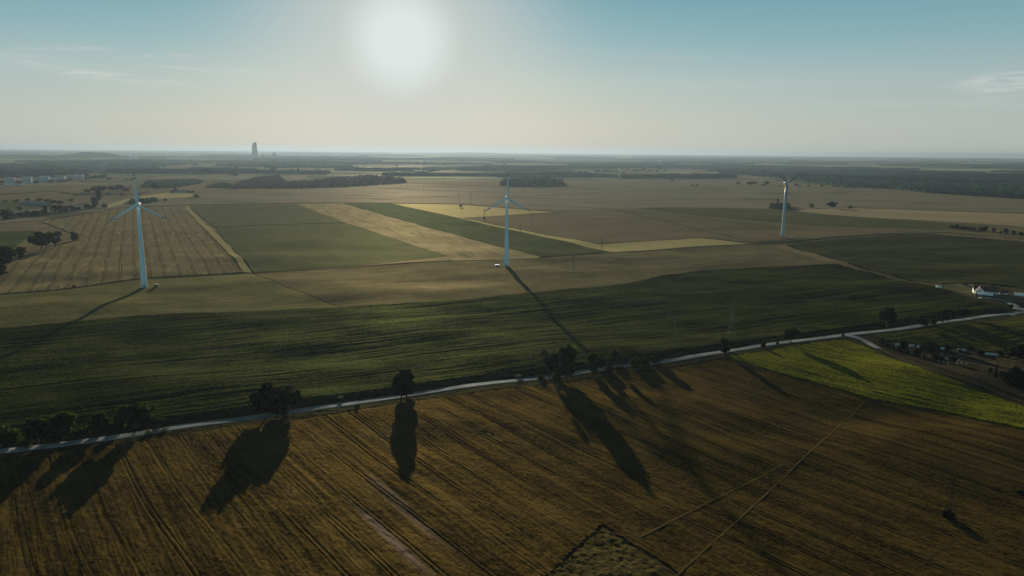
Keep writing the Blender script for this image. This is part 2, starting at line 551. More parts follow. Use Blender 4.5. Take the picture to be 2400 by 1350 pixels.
# ---------------------------------------------------------------- field builders
def dense(name, pg, ang, du, dv, height, mat, kind='structure', edge_noise=1.5, skirt=0.6, holes=0, label=None):
    """crop canopy as a fine grid along its rows; height(u, v, x, y) is the canopy above the terrain"""
    ca, sa = math.cos(ang), math.sin(ang)
    P = np.array(pg)
    U = P[:, 0] * ca + P[:, 1] * sa
    Vv = -P[:, 0] * sa + P[:, 1] * ca
    u = np.arange(U.min() - du, U.max() + du * 2, du)
    v = np.arange(Vv.min() - dv, Vv.max() + dv * 2, dv)
    gu, gv = np.meshgrid(u, v, indexing='ij')
    x = gu * ca - gv * sa
    y = gu * sa + gv * ca
    en = edge_noise
    jx = (fbm(x / 4, y / 4, 31) - .5) * 2 * en
    jy = (fbm(x / 4, y / 4, 57) - .5) * 2 * en
    ok = inside(x + jx, y + jy, pg)
    if holes:
        ok &= fbm(x / holes, y / holes, 211) > .47
    cell = ok[:-1, :-1] & ok[1:, :-1] & ok[:-1, 1:] & ok[1:, 1:]
    z = terrain(x, y) + height(gu, gv, x, y)
    nu, nv = gu.shape
    idx = np.arange(nu * nv).reshape(nu, nv)
    q = np.stack([idx[:-1, :-1], idx[1:, :-1], idx[1:, 1:], idx[:-1, 1:]], -1)[cell]
    # skirt along the open edges
    c = np.zeros((nu + 1, nv + 1), bool)
    c[1:-1, 1:-1] = cell
    edges = []
    e = cell & ~c[:-2, 1:-1]
    edges.append(np.stack([idx[:-1, 1:][e], idx[:-1, :-1][e]], -1))
    e = cell & ~c[2:, 1:-1]
    edges.append(np.stack([idx[1:, :-1][e], idx[1:, 1:][e]], -1))
    e = cell & ~c[1:-1, :-2]
    edges.append(np.stack([idx[:-1, :-1][e], idx[1:, :-1][e]], -1))
    e = cell & ~c[1:-1, 2:]
    edges.append(np.stack([idx[1:, 1:][e], idx[:-1, 1:][e]], -1))
    E = np.concatenate(edges)
    co = np.stack([x.ravel(), y.ravel(), z.ravel()], -1)
    used = np.unique(q)
    bu = np.unique(E)
    mp = np.full(nu * nv, -1, np.int64)
    mp[used] = np.arange(len(used))
    mp2 = np.full(nu * nv, -1, np.int64)
    mp2[bu] = len(used) + np.arange(len(bu))
    mp3 = np.full(nu * nv, -1, np.int64)
    mp3[bu] = len(used) + len(bu) + np.arange(len(bu))
    low = co[bu].copy()
    low[:, 2] = terrain(low[:, 0], low[:, 1]) - skirt
    Vt = np.concatenate([co[used], low, co[bu]])
    Qs = np.stack([mp3[E[:, 1]], mp3[E[:, 0]], mp2[E[:, 0]], mp2[E[:, 1]]], -1)
    me = np_mesh(name, Vt, np.concatenate([mp[q], Qs]))
    return structure(link(name, me, mat), kind, label)


def sheet(name, pg, mat, h=0.6, step=0.03, kind='structure', skirt=0.8, label=None, bumps=0.0):
    """a field farther off: polygon triangulated with inner points, resting on the terrain, with its crop height"""
    n = len(pg)
    ring = []
    for k in range(n):
        a, b = Vector(pg[k]), Vector(pg[(k + 1) % n])
        L = (b - a).length
        d = max(60.0, min(a.length, b.length)) * step
        m = max(1, min(160, int(L / d)))
        for i in range(m):
            ring.append(tuple(a.lerp(b, i / m)))
    P = np.array(ring)
    rd = np.hypot(P[:, 0], P[:, 1])
    am = np.minimum(.002 * rd, 6.0)
    P = P + np.stack([(fbm(P[:, 0] / (.02 * rd.mean()), P[:, 1] / (.02 * rd.mean()), 301) - .5) * am * 2,
                      (fbm(P[:, 0] / (.02 * rd.mean()), P[:, 1] / (.02 * rd.mean()), 307) - .5) * am * 2], -1)
    ring = [tuple(p) for p in P]
    rmin, rmax = np.hypot(P[:, 0], P[:, 1]).min(), np.hypot(P[:, 0], P[:, 1]).max()
    th = np.arctan2(P[:, 0], P[:, 1])
    nr = int(math.log(rmax / rmin) / (step * 0.8)) + 2
    nt = int((th.max() - th.min()) / (step * 0.8)) + 2
    gr, gt = np.meshgrid(np.geomspace(rmin, rmax, nr), np.linspace(th.min(), th.max(), nt))
    gx, gy = (gr * np.sin(gt)).ravel(), (gr * np.cos(gt)).ravel()
    ok = inside(gx, gy, ring)
    inner = list(zip(gx[ok], gy[ok]))
    nb = len(ring)
    vs = [Vector(p) for p in ring] + [Vector(p) for p in inner]
    res = delaunay_2d_cdt(vs, [], [list(range(nb))], 1, 1e-4)
    v2, _, fs = res[0], res[1], res[2]
    co = np.array([(p[0], p[1]) for p in v2])
    z = terrain(co[:, 0], co[:, 1]) + h
    if bumps:
        z = z + bumps * (fbm(co[:, 0] / 40, co[:, 1] / 40, 5) - .5)
    bm = bmesh.new()
    bv = [bm.verts.new((a, b, c)) for (a, b), c in zip(co, z)]
    for f in fs:
        try:
            bm.faces.new([bv[i] for i in f])
        except ValueError:
            pass
    bmesh.ops.recalc_face_normals(bm, faces=bm.faces)
    if sum(f.normal.z for f in bm.faces) < 0:
        bmesh.ops.reverse_faces(bm, faces=bm.faces)
    be = [e for e in bm.edges if e.is_boundary]
    for e_ in be:
        e_.smooth = False
    r = bmesh.ops.extrude_edge_only(bm, edges=be)
    for el_ in r['geom']:
        if isinstance(el_, bmesh.types.BMVert):
            el_.co.z -= h + skirt
    me = bpy.data.meshes.new(name)
    bm.to_mesh(me)
    bm.free()
    me.polygons.foreach_set('use_smooth', np.array([p.normal.z > 0.4 for p in me.polygons]))
    return structure(link(name, me, mat), kind, label)


def strip(name, pts, w, mat, h=0.05, step=8.0, kind='structure', skirt=0.6, label=None, wob=0.0):
    """a road, track or verge: ribbon of width w along a line of world points, on the terrain"""
    P = [Vector((p[0], p[1])) for p in pts]
    # smooth resample (Catmull-Rom)
    Q = [P[0] * 2 - P[1]] + P + [P[-1] * 2 - P[-2]]
    line = []
    for i in range(1, len(Q) - 2):
        n = max(2, int((Q[i + 1] - Q[i]).length / step))
        for k in range(n):
            t = k / n
            a, b, c, d = Q[i - 1], Q[i], Q[i + 1], Q[i + 2]
            line.append(0.5 * ((2 * b) + (c - a) * t + (2 * a - 5 * b + 4 * c - d) * t * t + (3 * b - a - 3 * c + d) * t ** 3))
    line.append(P[-1])
    rows = []
    n = len(line)
    ww = w if isinstance(w, (tuple, list)) else (w, w)
    for i, p in enumerate(line):
        tdir = (line[min(i + 1, n - 1)] - line[max(i - 1, 0)]).normalized()
        nn = Vector((-tdir.y, tdir.x))
        hw = (ww[0] + (ww[1] - ww[0]) * i / n) / 2 + (float(fbm(np.array(p.x / 9), np.array(p.y / 9), 3)) - .5) * wob
        row = []
        for s, dz in ((-hw - .5, -skirt), (-hw, h), (-hw / 3, h + .04), (hw / 3, h + .04), (hw, h), (hw + .5, -skirt)):
            q = p + nn * s
            row.append((q.x, q.y, float(terrain(q.x, q.y)) + dz))
        rows.append(row)
    V = [v for r in rows for v in r]
    F = [(i * 6 + k, i * 6 + k + 1, (i + 1) * 6 + k + 1, (i + 1) * 6 + k) for i in range(n - 1) for k in range(5)]
    me = bpy.data.meshes.new(name)
    me.from_pydata(V, [], F)
    bm = bmesh.new()
    bm.from_mesh(me)
    bmesh.ops.recalc_face_normals(bm, faces=bm.faces)
    if sum(f.normal.z for f in bm.faces) < 0:
        bmesh.ops.reverse_faces(bm, faces=bm.faces)
    bm.to_mesh(me)
    bm.free()
    return structure(link(name, me, mat), kind, label)


def W2(*p):
    return [at(*q) for q in p]


ROAD = [(-260, 1088), (0, 1057), (89, 1047), (200, 1033), (338, 1014), (420, 1000), (560, 982), (686, 964), (820, 945), (938, 928),
        (1160, 896), (1278, 884), (1373, 870), (1462, 857), (1588, 841), (1739, 817), (1846, 801), (1977, 785), (2137, 766), (2254, 749),
        (2397, 731), (2600, 707)]
road_pts = W2(*ROAD)


# direction of rows
def heading(a, b):
    d = at(*b) - at(*a)
    return math.atan2(d.y, d.x)


ANG_ROAD = heading((686, 964), (1462, 857))            # along the road
ANG_TRAM = heading((1500, 1247), (1070, 1000))         # along the near tramlines
ANG_FENCE = heading((1740, 850), (2400, 1005))
Z90 = math.pi / 2

# ---------------------------------------------------------------- near fields
WHEAT = crop_mat('ripe wheat', (0.017, 0.0125, 0.0034), (0.082, 0.058, 0.0155), ANG_TRAM - Z90, (2.4, 120), speck=.75, contrast=1.2, bump=0.3, fine=1.6,
                 patch=38, c3=(0.085, 0.060, 0.040), patch3=(6.0, 110.0), c3lo=.70, gloss=.3, spots=[(965, 1215, 1.9, 26), (905, 1150, 1.4, 20), (940, 1290, 2.2, 22), (880, 1230, 1.6, 18)])
CORN = crop_mat('dark green maize', (0.0045, 0.0065, 0.0022), (0.045, 0.054, 0.0150), ANG_ROAD - Z90, (3.6, 110), speck=.85, bump=0.35, fine=2.2,
                patch=70, contrast=1.25, gloss=.3)
BARLEY = crop_mat('yellow green barley', (0.030, 0.036, 0.0035), (0.155, 0.158, 0.015), ANG_FENCE - Z90, (2.4, 40), speck=1.2, bump=0.35, fine=1.8,
                  patch=45)
BEET = crop_mat('green root crop', (0.018, 0.022, 0.005), (0.078, 0.084, 0.018), ANG_ROAD - Z90, (2.2, 25), speck=1.2, bump=0.4, fine=1.8, patch=30)
VERGE = crop_mat('rough verge grass', (0.012, 0.013, 0.006), (0.045, 0.040, 0.016), ANG_ROAD - Z90, (1.0, 6), speck=1.0, bump=0.5, fine=0.9, patch=14)
ROUGH = crop_mat('tall rough plants', (0.020, 0.016, 0.005), (0.098, 0.080, 0.030), ANG_TRAM - Z90, (1.0, 5), speck=1.0, bump=0.5, fine=0.7, patch=12)


def wheat_h(u, v, x, y):
    P = 17.0
    uu = u + (vnoise(x / 130, y / 130, 8) - .5) * 9
    fr = np.mod(uu, P) - P / 2
    d = np.abs(np.abs(fr) - 1.15)
    tr = (1 - sst(.12, .42, d)) * (.35 + .65 * sst(.35, .55, vnoise(u / 30, v / 90, 77)))
    h = .80 + .52 * (fbm(u / 3.4, v / 60, 3) - .5) + .34 * (fbm(x / 1.9, y / 1.9, 5, 2) - .5) + .4 * (fbm(x / 14, y / 14, 6) - .5)
    return np.maximum(h - .30 * tr, .12)


def corn_h(u, v, x, y):
    return 2.0 + .85 * (fbm(u / 4.0, v / 85, 13) - .5) + .8 * (fbm(u / 14, v / 90, 15) - .5) + .4 * (fbm(x / 2.2, y / 2.2, 17, 2) - .5)


def barley_h(u, v, x, y):
    return .75 + .7 * (fbm(u / 3.0, v / 26, 23) - .5) + .4 * (fbm(x / 1.6, y / 1.6, 25, 2) - .5) + .35 * (fbm(u / 9, v / 60, 26) - .5)


def rough_h(u, v, x, y):
    return 1.3 + .7 * (fbm(x / 1.8, y / 1.8, 33, 2) - .5) + .5 * (fbm(x / 6, y / 6, 35) - .5)


wheat_poly = poly([(-330, 1125), (0, 1082), (340, 1032), (560, 1000), (700, 985), (840, 962), (1000, 938), (1280, 903), (1500, 874), (1690, 843),
                   (1742, 853), (2040, 940), (2200, 968), (2400, 1010), (2760, 1085), (2760, 1480), (1800, 1480),
                   (1412, 1232), (1150, 1480), (-330, 1480)])
dense('wheat_field', wheat_poly, ANG_TRAM - Z90, 0.36, 1.5, wheat_h, WHEAT, edge_noise=1.2, label='brown ripe wheat field with tramlines below the road')
dense('maize_field', poly([(1412, 1241), (1630, 1381), (1775, 1470), (1165, 1480), (1284, 1356)]), ANG_TRAM - Z90, 0.5, 0.8, rough_h, ROUGH,
      edge_noise=.7, label='corner of tall rough crop with pale tips')
structure(strip('path', W2((1140, 1490), (1285, 1356), (1412, 1243), (1600, 1362), (1780, 1490)), 2.4, SOIL, .35, step=4))
dense('corn_field', poly([(-260, 800), (0, 773), (150, 760), (330, 744), (500, 736), (640, 731), (800, 723), (1000, 711), (1150, 699), (1300, 684),
                          (1460, 669), (1550, 649), (1650, 636), (1800, 628), (1962, 621), (2060, 646), (2200, 678), (2290, 706), (2350, 724),
                          (2250, 733), (2080, 758), (1846, 789), (1700, 810), (1500, 838), (1280, 866), (1160, 880), (938, 910), (686, 945), (420, 978),
                          (200, 1008), (0, 1032), (-260, 1062)]), ANG_ROAD - Z90, 0.8, 2.6, corn_h, CORN, edge_noise=1.5,
      label='broad dark green maize field above the road')
dense('barley_field', poly([(1698, 838), (1840, 815), (1960, 798), (2000, 799), (2062, 829), (2200, 880), (2330, 930), (2420, 960), (2720, 1040),
                            (2720, 1072), (2400, 1005), (2200, 963), (2040, 935), (1744, 849)]), ANG_FENCE - Z90, 0.6, 2.2, barley_h, BARLEY,
      edge_noise=1.2, label='yellow green barley wedge below the road junction')
dense('green_field', poly([(2042, 789), (2150, 776), (2300, 757), (2420, 741), (2640, 716), (2640, 845), (2400, 838), (2330, 826), (2230, 813),
                           (2090, 800)]), ANG_ROAD - Z90, 0.7, 2.0, barley_h, BEET, edge_noise=1.2, label='green field between the road and the cemetery')
dense('grass_verge', [p for p in poly([(-260, 1064), (0, 1034), (200, 1010), (420, 980), (686, 947), (938, 912), (1160, 882), (1280, 868), (1500, 840),
                                       (1700, 812), (1846, 791), (2080, 760), (2360, 722),
                                       (2397, 727), (2137, 760), (1977, 778), (1846, 794), (1588, 834), (1373, 863), (1160, 889), (938, 920), (686, 956),
                                       (420, 992), (200, 1024), (0, 1047), (-260, 1077)])], ANG_ROAD - Z90, 0.9, 1.6,
      lambda u, v, x, y: .25 + .9 * (fbm(x / 2.4, y / 2.4, 41) - .4), VERGE, label='rough grass verge between maize and road')
dense('grass_verge', [p for p in poly([(-260, 1099), (0, 1067), (200, 1043), (420, 1008), (686, 972), (938, 936), (1160, 904), (1280, 891), (1500, 861),
                                       (1700, 832), (1846, 810), (1970, 794), (1962, 799), (1846, 815), (1700, 838), (1500, 873), (1280, 902), (1160, 914),
                                       (938, 946), (686, 985), (420, 1021), (200, 1053), (0, 1081), (-260, 1113)])], ANG_ROAD - Z90, 0.8, 1.6,
      lambda u, v, x, y: .2 + .8 * (fbm(x / 2.2, y / 2.2, 47) - .4), VERGE, label='dry grass verge between road and wheat')

strip('road', road_pts, 7.0, ASPHALT, 0.05, step=6, label='pale asphalt country road')
strip('side_road', W2((1985, 785), (2022, 796), (2062, 817)), (7.5, 4.5), ASPHALT, 0.06, step=3, label='asphalt turning off the country road')
strip('track', W2((2062, 817), (2110, 838), (2200, 871), (2330, 917), (2420, 951), (2560, 1000)), 2.6, SOIL, 0.05, step=4, wob=1.5,
      label='dusty track beside the cemetery')
# two pale trodden lines across the wheat
PALE = crop_mat('trodden straw', (0.075, 0.054, 0.018), (0.135, 0.100, 0.038), streak=(1, 2))
strip('path', W2((2026, 944), (1900, 1060), (1760, 1195), (1612, 1330), (1560, 1380)), 0.65, PALE, .92, step=3, wob=.5, label='thin pale trodden line across the wheat')
strip('path', W2((1836, 1092), (1740, 1142), (1620, 1202), (1500, 1263)), 0.75, PALE, .92, step=3, wob=.8, label='short pale trodden line across the wheat')

# ---------------------------------------------------------------- fields farther off
ANG_L = heading((240, 650), (275, 500))                # tramlines of the field behind the first turbine
ANG_G = heading((590, 640), (440, 482))
ANG_T = heading((1060, 610), (690, 478))
ANG_TRK = heading((600, 640), (1260, 604))
OLIVE_TAN = crop_mat('olive stubble', (0.0672, 0.0660, 0.0264), (0.1464, 0.1356, 0.0600), ANG_TRK - Z90 - .04, (4.5, 90), speck=.8, fine=2.2, contrast=1.35, patch=60, bump=.25)
BROWN_TAN = crop_mat('brown stubble', (0.0672, 0.0600, 0.0288), (0.1368, 0.1188, 0.0600), ANG_TRK - Z90 + .08, (4, 80), speck=.8, fine=2.2, contrast=1.35, patch=50, bump=.25)
TRAM_TAN = crop_mat('tan cereal with tramlines', (0.1104, 0.0936, 0.0480), (0.1800, 0.1500, 0.0768), ANG_L - Z90, (3, 90), tram=(19.0, 2.6, 1.25, (0.0420, 0.0360, 0.0168)),
                    speck=.4, fine=1.6, c3=(.22, .19, .10), patch3=(14, 60), bump=.2)
PALE_STRIP = crop_mat('pale headland', (0.20, 0.175, 0.085), (0.27, 0.235, 0.12), ANG_G - Z90, (3, 60), speck=.3)
GREEN_TRAM = crop_mat('grey green crop with tramlines', (0.0696, 0.0744, 0.0360), (0.1176, 0.1128, 0.0540), ANG_T - Z90 + .12, (3, 80), tram=(20.0, 1.9, 1.3, (0.0384, 0.0408, 0.0216)),
                      speck=.3, fine=1.6, bump=.2)
GREEN_MID = crop_mat('green crop', (0.060, 0.066, 0.029), (0.100, 0.101, 0.045), ANG_T - Z90, (3, 90), speck=.35, fine=1.6, patch=110, bump=.2)
TAN_STRIP = crop_mat('tan mown strip', (0.125, 0.104, 0.054), (0.24, 0.205, 0.115), ANG_T - Z90 - .05, (4, 60), speck=.3, fine=2, patch=60, bump=.2,
                     c3=(0.10, 0.088, 0.045), patch3=(9, 160))
GREEN_STRIP = crop_mat('deep green strip', (0.040, 0.048, 0.019), (0.070, 0.078, 0.031), ANG_T - Z90 - .1, (3, 80), speck=.35, fine=1.6, bump=.25)
YELLOW = crop_mat('pale yellow stubble', (0.25, 0.215, 0.095), (0.33, 0.29, 0.135), ANG_T - Z90, (4, 80), speck=.2, fine=2, patch=120, bump=.15)
BROWN_MID = crop_mat('brown grey crop', (0.1020, 0.0840, 0.0480), (0.1536, 0.1272, 0.0720), ANG_TRK - Z90 - .1, (4, 120), speck=.3, fine=2, patch=140, bump=.2)
OLIVE_MID = crop_mat('olive crop', (0.0840, 0.0792, 0.0408), (0.1344, 0.1200, 0.0624), ANG_TRK - Z90 - .3, (4, 120), speck=.3, fine=2, patch=140, bump=.2)
OLIVE_DRK = crop_mat('dark olive crop', (0.0216, 0.0264, 0.0108), (0.0576, 0.0600, 0.0252), ANG_TRK - Z90 - .35, (3, 40), speck=.6, fine=1.5, patch=60, bump=.4)
STRAW = crop_mat('straw strips', (0.19, 0.160, 0.09), (0.27, 0.225, 0.135), R(-8) - Z90, (10, 300), speck=.2, fine=3, patch=200, bump=.1)
FARSTRAW = crop_mat('hazy far stubble', (0.115, 0.110, 0.072), (0.165, 0.152, 0.100), R(-8) - Z90, (20, 300), speck=.3, fine=6, patch=300, bump=.1)
BIGBROWN = crop_mat('broad grey brown crop', (0.128, 0.114, 0.078), (0.180, 0.158, 0.108), R(-6) - Z90, (8, 220), speck=.25, fine=3, patch=260, bump=.15,
                    c3=(0.082, 0.074, 0.042), patch3=(160, 500))

sheet('stubble_field', poly([(-260, 720), (0, 692), (150, 680), (330, 656), (590, 642), (670, 674), (800, 722), (640, 730), (500, 735), (330, 743),
                             (150, 759), (0, 772), (-260, 799)]), OLIVE_TAN, .35, bumps=.3)
sheet('stubble_field', poly([(593, 642), (800, 630), (1060, 613), (1262, 606), (1440, 594), (1600, 582), (1752, 575), (1800, 575), (1845, 588),
                             (1958, 619), (1800, 627), (1650, 635), (1550, 648), (1460, 668), (1300, 683), (1150, 698), (1000, 710), (802, 722),
                             (672, 674)]), BROWN_TAN, .40, bumps=.3)
sheet('cereal_field', poly([(0, 689), (-200, 702), (-200, 690), (0, 638), (60, 600), (180, 556), (175, 548), (95, 520), (280, 490), (428, 483), (560, 630),
                            (572, 638), (330, 652), (150, 677)]), TRAM_TAN, .6)
sheet('headland_strip', poly([(429, 483), (441, 483), (532, 570), (592, 640), (573, 638), (515, 572)]), PALE_STRIP, .62)
sheet('cereal_field', poly([(442, 484), (560, 480), (690, 479), (810, 522), (660, 526), (502, 531)]), GREEN_TRAM, .6)
sheet('green_field', poly([(503, 532), (660, 527), (811, 523), (1048, 600), (850, 622), (595, 639), (533, 570)]), GREEN_MID, .55)
sheet('mown_strip', poly([(691, 478), (750, 477), (804, 477), (1265, 602), (1262, 605), (1062, 611), (1049, 600)]), TAN_STRIP, .3)
sheet('green_field', poly([(806, 477), (914, 477), (1080, 513), (1250, 551), (1425, 590), (1350, 597), (1267, 602)]), GREEN_STRIP, .6)
sheet('stubble_field', poly([(915, 477), (1080, 480), (1180, 488), (1297, 497), (1170, 506), (1084, 511), (1070, 510)]), YELLOW, .3)
sheet('stubble_field', poly([(1072, 511), (1086, 512), (1405, 573), (1520, 565), (1640, 558), (1752, 572), (1600, 580), (1442, 591), (1428, 590),
                             (1252, 551)]), YELLOW, .3)
sheet('crop_field', poly([(1088, 512), (1172, 507), (1299, 498), (1420, 490), (1560, 520), (1700, 552), (1760, 570), (1642, 557), (1405, 572)]), BROWN_MID, .7)
sheet('crop_field', poly([(1422, 490), (1560, 489), (1700, 490), (1850, 494), (1990, 509), (2200, 523), (2420, 535), (2600, 545), (2600, 570), (2420, 562), (2220, 545),
                          (2000, 552), (1850, 566), (1765, 570), (1702, 551), (1562, 519)]), OLIVE_MID, .7)
OLIVE_GRN = crop_mat('greenish olive crop', (0.052, 0.058, 0.026), (0.088, 0.088, 0.040), ANG_TRK - Z90 - .35, (3, 90), speck=.5, fine=2, patch=120, bump=.25)
sheet('crop_field', poly([(1490, 489), (1700, 490), (1850, 494), (1990, 509), (2200, 523), (2330, 531), (2200, 538), (2010, 533), (1800, 520), (1640, 506)]), OLIVE_GRN, 1.1)
sheet('crop_field', poly([(1700, 540), (1850, 541), (2020, 537), (2200, 541), (2090, 548), (1940, 556), (1850, 563), (1765, 568)]), BROWN_MID, 1.0)
sheet('crop_field', poly([(593, 640), (850, 623), (1048, 601), (1060, 611), (800, 629)]), BROWN_MID, .62)
strip('track', W2((1180, 481), (1330, 484), (1560, 503), (1800, 531), (2000, 546), (2120, 549)), 3.5, TRACK, 1.2, step=25, skirt=2)
strip('track', W2((1560, 470), (1800, 474), (2100, 486), (2420, 494)), 6, BROWN_MID, 1.1, step=40, skirt=2)
strip('track', W2((100, 497), (330, 481), (480, 463), (760, 452)), 5, STRAW, 1.1, step=40, skirt=2)
strip('track', W2((640, 441), (700, 442), (850, 437), (960, 429), (1170, 438)), 8, STRAW, 1.1, step=40, skirt=2)
strip('track', W2((1330, 437), (1480, 449), (1700, 441), (1990, 443)), 9, BROWN_MID, 1.3, step=40, skirt=2)
strip('track', W2((0, 430), (110, 437), (300, 431), (480, 421)), 14, STRAW, 1.3, step=50, skirt=2)
strip('track', W2((0, 457), (120, 449), (200, 457), (330, 455)), 10, SOIL, 1.3, step=50, skirt=2)
sheet('straw_field', poly([(1852, 497), (1905, 488), (2000, 488), (2200, 495), (2600, 509), (2600, 545), (2420, 533), (2200, 519), (1990, 507)]), STRAW, .5)
dense('hill_field', poly([(1838, 574), (2000, 556), (2180, 549), (2400, 567), (2660, 598), (2660, 690), (2430, 683), (2370, 672), (2290, 664), (2210, 666), (2030, 633),
                          (1862, 584)]), ANG_TRK - Z90 - .35, 1.6, 6,
      lambda u, v, x, y: .9 + .8 * (fbm(u / 6, v / 60, 71) - .5) + .5 * (fbm(x / 3, y / 3, 73, 2) - .5), OLIVE_DRK, edge_noise=2,
      label='dark olive crop over a low rise behind the farmhouse')
sheet('meadow', poly([(2212, 668), (2280, 662), (2290, 696), (2212, 677)]), OLIVE_MID, .2)
sheet('crop_field', poly([(-400, 510), (100, 480), (240, 470), (480, 455), (700, 445), (960, 430), (1170, 440), (1330, 438), (1500, 425), (1640, 400), (1800, 420), (1980, 440),
                          (2160, 453), (2420, 468), (2700, 485), (2700, 510), (2400, 499), (2200, 493), (2000, 487), (1850, 492), (1700, 488),
                          (1560, 487), (1300, 495), (1180, 486), (1080, 478), (800, 475), (690, 476), (440, 480), (280, 487), (100, 516), (60, 520), (-400, 545)]), BIGBROWN, .8, step=.05)
sheet('green_field', poly([(-200, 560), (0, 543), (85, 541), (30, 588), (0, 600), (-200, 640)]), GREEN_STRIP, .9)
sheet('stubble_field', poly([(230, 489), (300, 465), (400, 451), (472, 457), (440, 463), (380, 466), (300, 479), (250, 488)]), YELLOW, 1.2)
sheet('green_field', poly([(-300, 497), (0, 470), (45, 474), (130, 484), (60, 493), (0, 498), (-300, 520)]), GREEN_MID, 1.3)
for q in ([(1150, 399), (1300, 398), (1560, 401), (1560, 403), (1300, 402), (1150, 401)], [(1390, 404), (1600, 408), (1600, 410), (1390, 407)],
          [(250, 415), (360, 416), (360, 419), (255, 418)], [(1120, 387), (1240, 389), (1240, 391), (1120, 389)],
          [(2130, 385), (2280, 387), (2280, 390), (2130, 388)], [(550, 381), (660, 380), (660, 383), (550, 383)],
          [(20, 394), (90, 393), (90, 395), (20, 396)], [(480, 388), (760, 386), (760, 389), (480, 391)],
          [(1450, 394), (1600, 392), (1780, 396), (1600, 397)], [(780, 383), (900, 382), (960, 384), (800, 385)]):
    sheet('straw_field', poly(q), FARSTRAW, 2.5, step=.06, skirt=3)
strip('track', W2((-200, 708), (0, 691), (150, 679), (330, 654), (590, 641), (800, 629), (1060, 612), (1264, 604), (1440, 593), (1600, 581), (1752, 574), (1800, 573), (1840, 571),
                  (2000, 553), (2150, 546)), 3.5, SOIL, .15, step=12, wob=1.5, skirt=1, label='dark grassy track between the fields')
strip('track', W2((1800, 573), (1850, 586), (1968, 620), (2060, 644), (2200, 676), (2290, 698), (2365, 717)), 2.8, TRACK, .3, step=8, wob=1.5,
      label='pale farm track from the farmhouse to the far turbine')
strip('track', W2((1422, 489), (1560, 510), (1700, 530), (1850, 558)), 4, TRACK, .85, step=25, skirt=1.6)
strip('side_road', W2((2365, 738), (2385, 726), (2372, 712), (2345, 703), (2310, 697)), (8, 7), ASPHALT, .08, step=4, label='asphalt drive into the farm yard')
sheet('yard', poly([(2316, 694), (2356, 690), (2480, 690), (2480, 712), (2420, 714), (2372, 708)]), TRACK, .12)
strip('side_road', W2((2385, 727), (2420, 722), (2500, 712)), 8, ASPHALT, .1, step=4)
sheet('lake', poly([(2284, 408), (2330, 407), (2392, 408.5), (2392, 411.5), (2284, 412)]), plain('lake water', (0.30, 0.40, 0.45), 0.08, spec=1.0), 3.0, step=.1)

# ---------------------------------------------------------------- woods that read as one mass
def canopy_h(base, size, amp, seed):
    def f(u, v, x, y):
        best = np.full(x.shape, -1e9)
        i0, j0 = np.floor(x / size), np.floor(y / size)
        for di in (-1, 0, 1):
            for dj in (-1, 0, 1):
                i, j = i0 + di, j0 + dj
                cx = (i + .15 + .7 * _hash(i, j, seed)) * size
                cy = (j + .15 + .7 * _hash(i, j, seed + 1)) * size
                hk = base * (1 - amp * _hash(i, j, seed + 2))
                d2 = ((x - cx) ** 2 + (y - cy) ** 2) / (size * .62) ** 2
                best = np.maximum(best, hk - d2 * size * .55)
        return np.maximum(best, base * .2) + (_hash(np.round(x * 3), np.round(y * 3), seed + 5) - .5) * size * .25
    return f


def woods(pts, h, cell, mat, label, size=None, amp=.35, name='woods', holes=0):
    size = size or cell * 4
    return dense(name, poly(pts), R(11), cell, cell, canopy_h(h, size, amp, len(label)), mat, 'stuff', edge_noise=size * .4, skirt=1, label=label, holes=holes)


woods([(540, 442), (620, 441), (700, 441), (830, 436), (953, 428), (945, 421), (870, 414), (800, 419), (700, 430), (672, 430), (655, 413), (600, 419), (555, 432)],
      17, 6, WOOD_BROWN, 'long brownish wood tapering towards the power line', 24, .65)
woods([(1172, 433), (1200, 436), (1260, 437), (1322, 435), (1318, 428), (1290, 425), (1182, 426)], 22, 5, WOOD_BROWN, 'oblong dark wood standing alone in the brown field', 18, .2)
woods([(330, 440), (400, 441), (470, 431), (478, 427), (455, 423), (345, 427)], 14, 6, WOOD_DARK, 'dark wood behind the first turbine', 20)
woods([(-300, 424), (-20, 416), (60, 411), (130, 409), (200, 407), (330, 405), (360, 394), (440, 386), (420, 377), (300, 376), (100, 383), (-300, 390)], 20, 15, FOREST,
      'wooded belt behind the blocks of flats', 45, .6, holes=170)
woods([(1560, 392), (1640, 397), (1720, 407), (1800, 415), (1900, 428), (1985, 438), (2090, 443), (2160, 451), (2280, 459), (2420, 468), (2800, 492), (2800, 436), (2420, 423),
       (2280, 420), (2100, 407), (1990, 397), (1850, 392), (1700, 388)], 22, 12, FOREST, 'large dark forest spreading to the lake', 34, .5, name='forest')
woods([(1262, 405), (1300, 407), (1346, 407), (1346, 402), (1268, 401)], 15, 9, WOOD_BROWN, 'small brown grove far across the fields', 25)
woods([(1800, 489), (1828, 492), (1853, 490), (1852, 484), (1806, 483)], 13, 3.5, WOOD_DARK, 'dark grove behind the third turbine tower', 11)
woods([(300, 478), (330, 478), (373, 473), (368, 468), (306, 471)], 11, 4, WOOD_DARK, 'dark thicket behind the first turbine hub', 13)
woods([(250, 386), (560, 384), (700, 383), (735, 392), (830, 391), (830, 381), (720, 377), (300, 377)], 18, 25, WOOD_DARK, 'distant wood below the industrial tower', 60, .6, holes=260)
woods([(480, 440), (540, 441), (545, 434), (520, 430), (500, 434)], 12, 6, WOOD_DARK, 'thin wood edge beside the long brownish wood', 20, .6)
woods([(720, 408), (775, 408), (775, 403), (740, 401)], 15, 12, WOOD_BROWN, 'brown copse near the far church', 35)
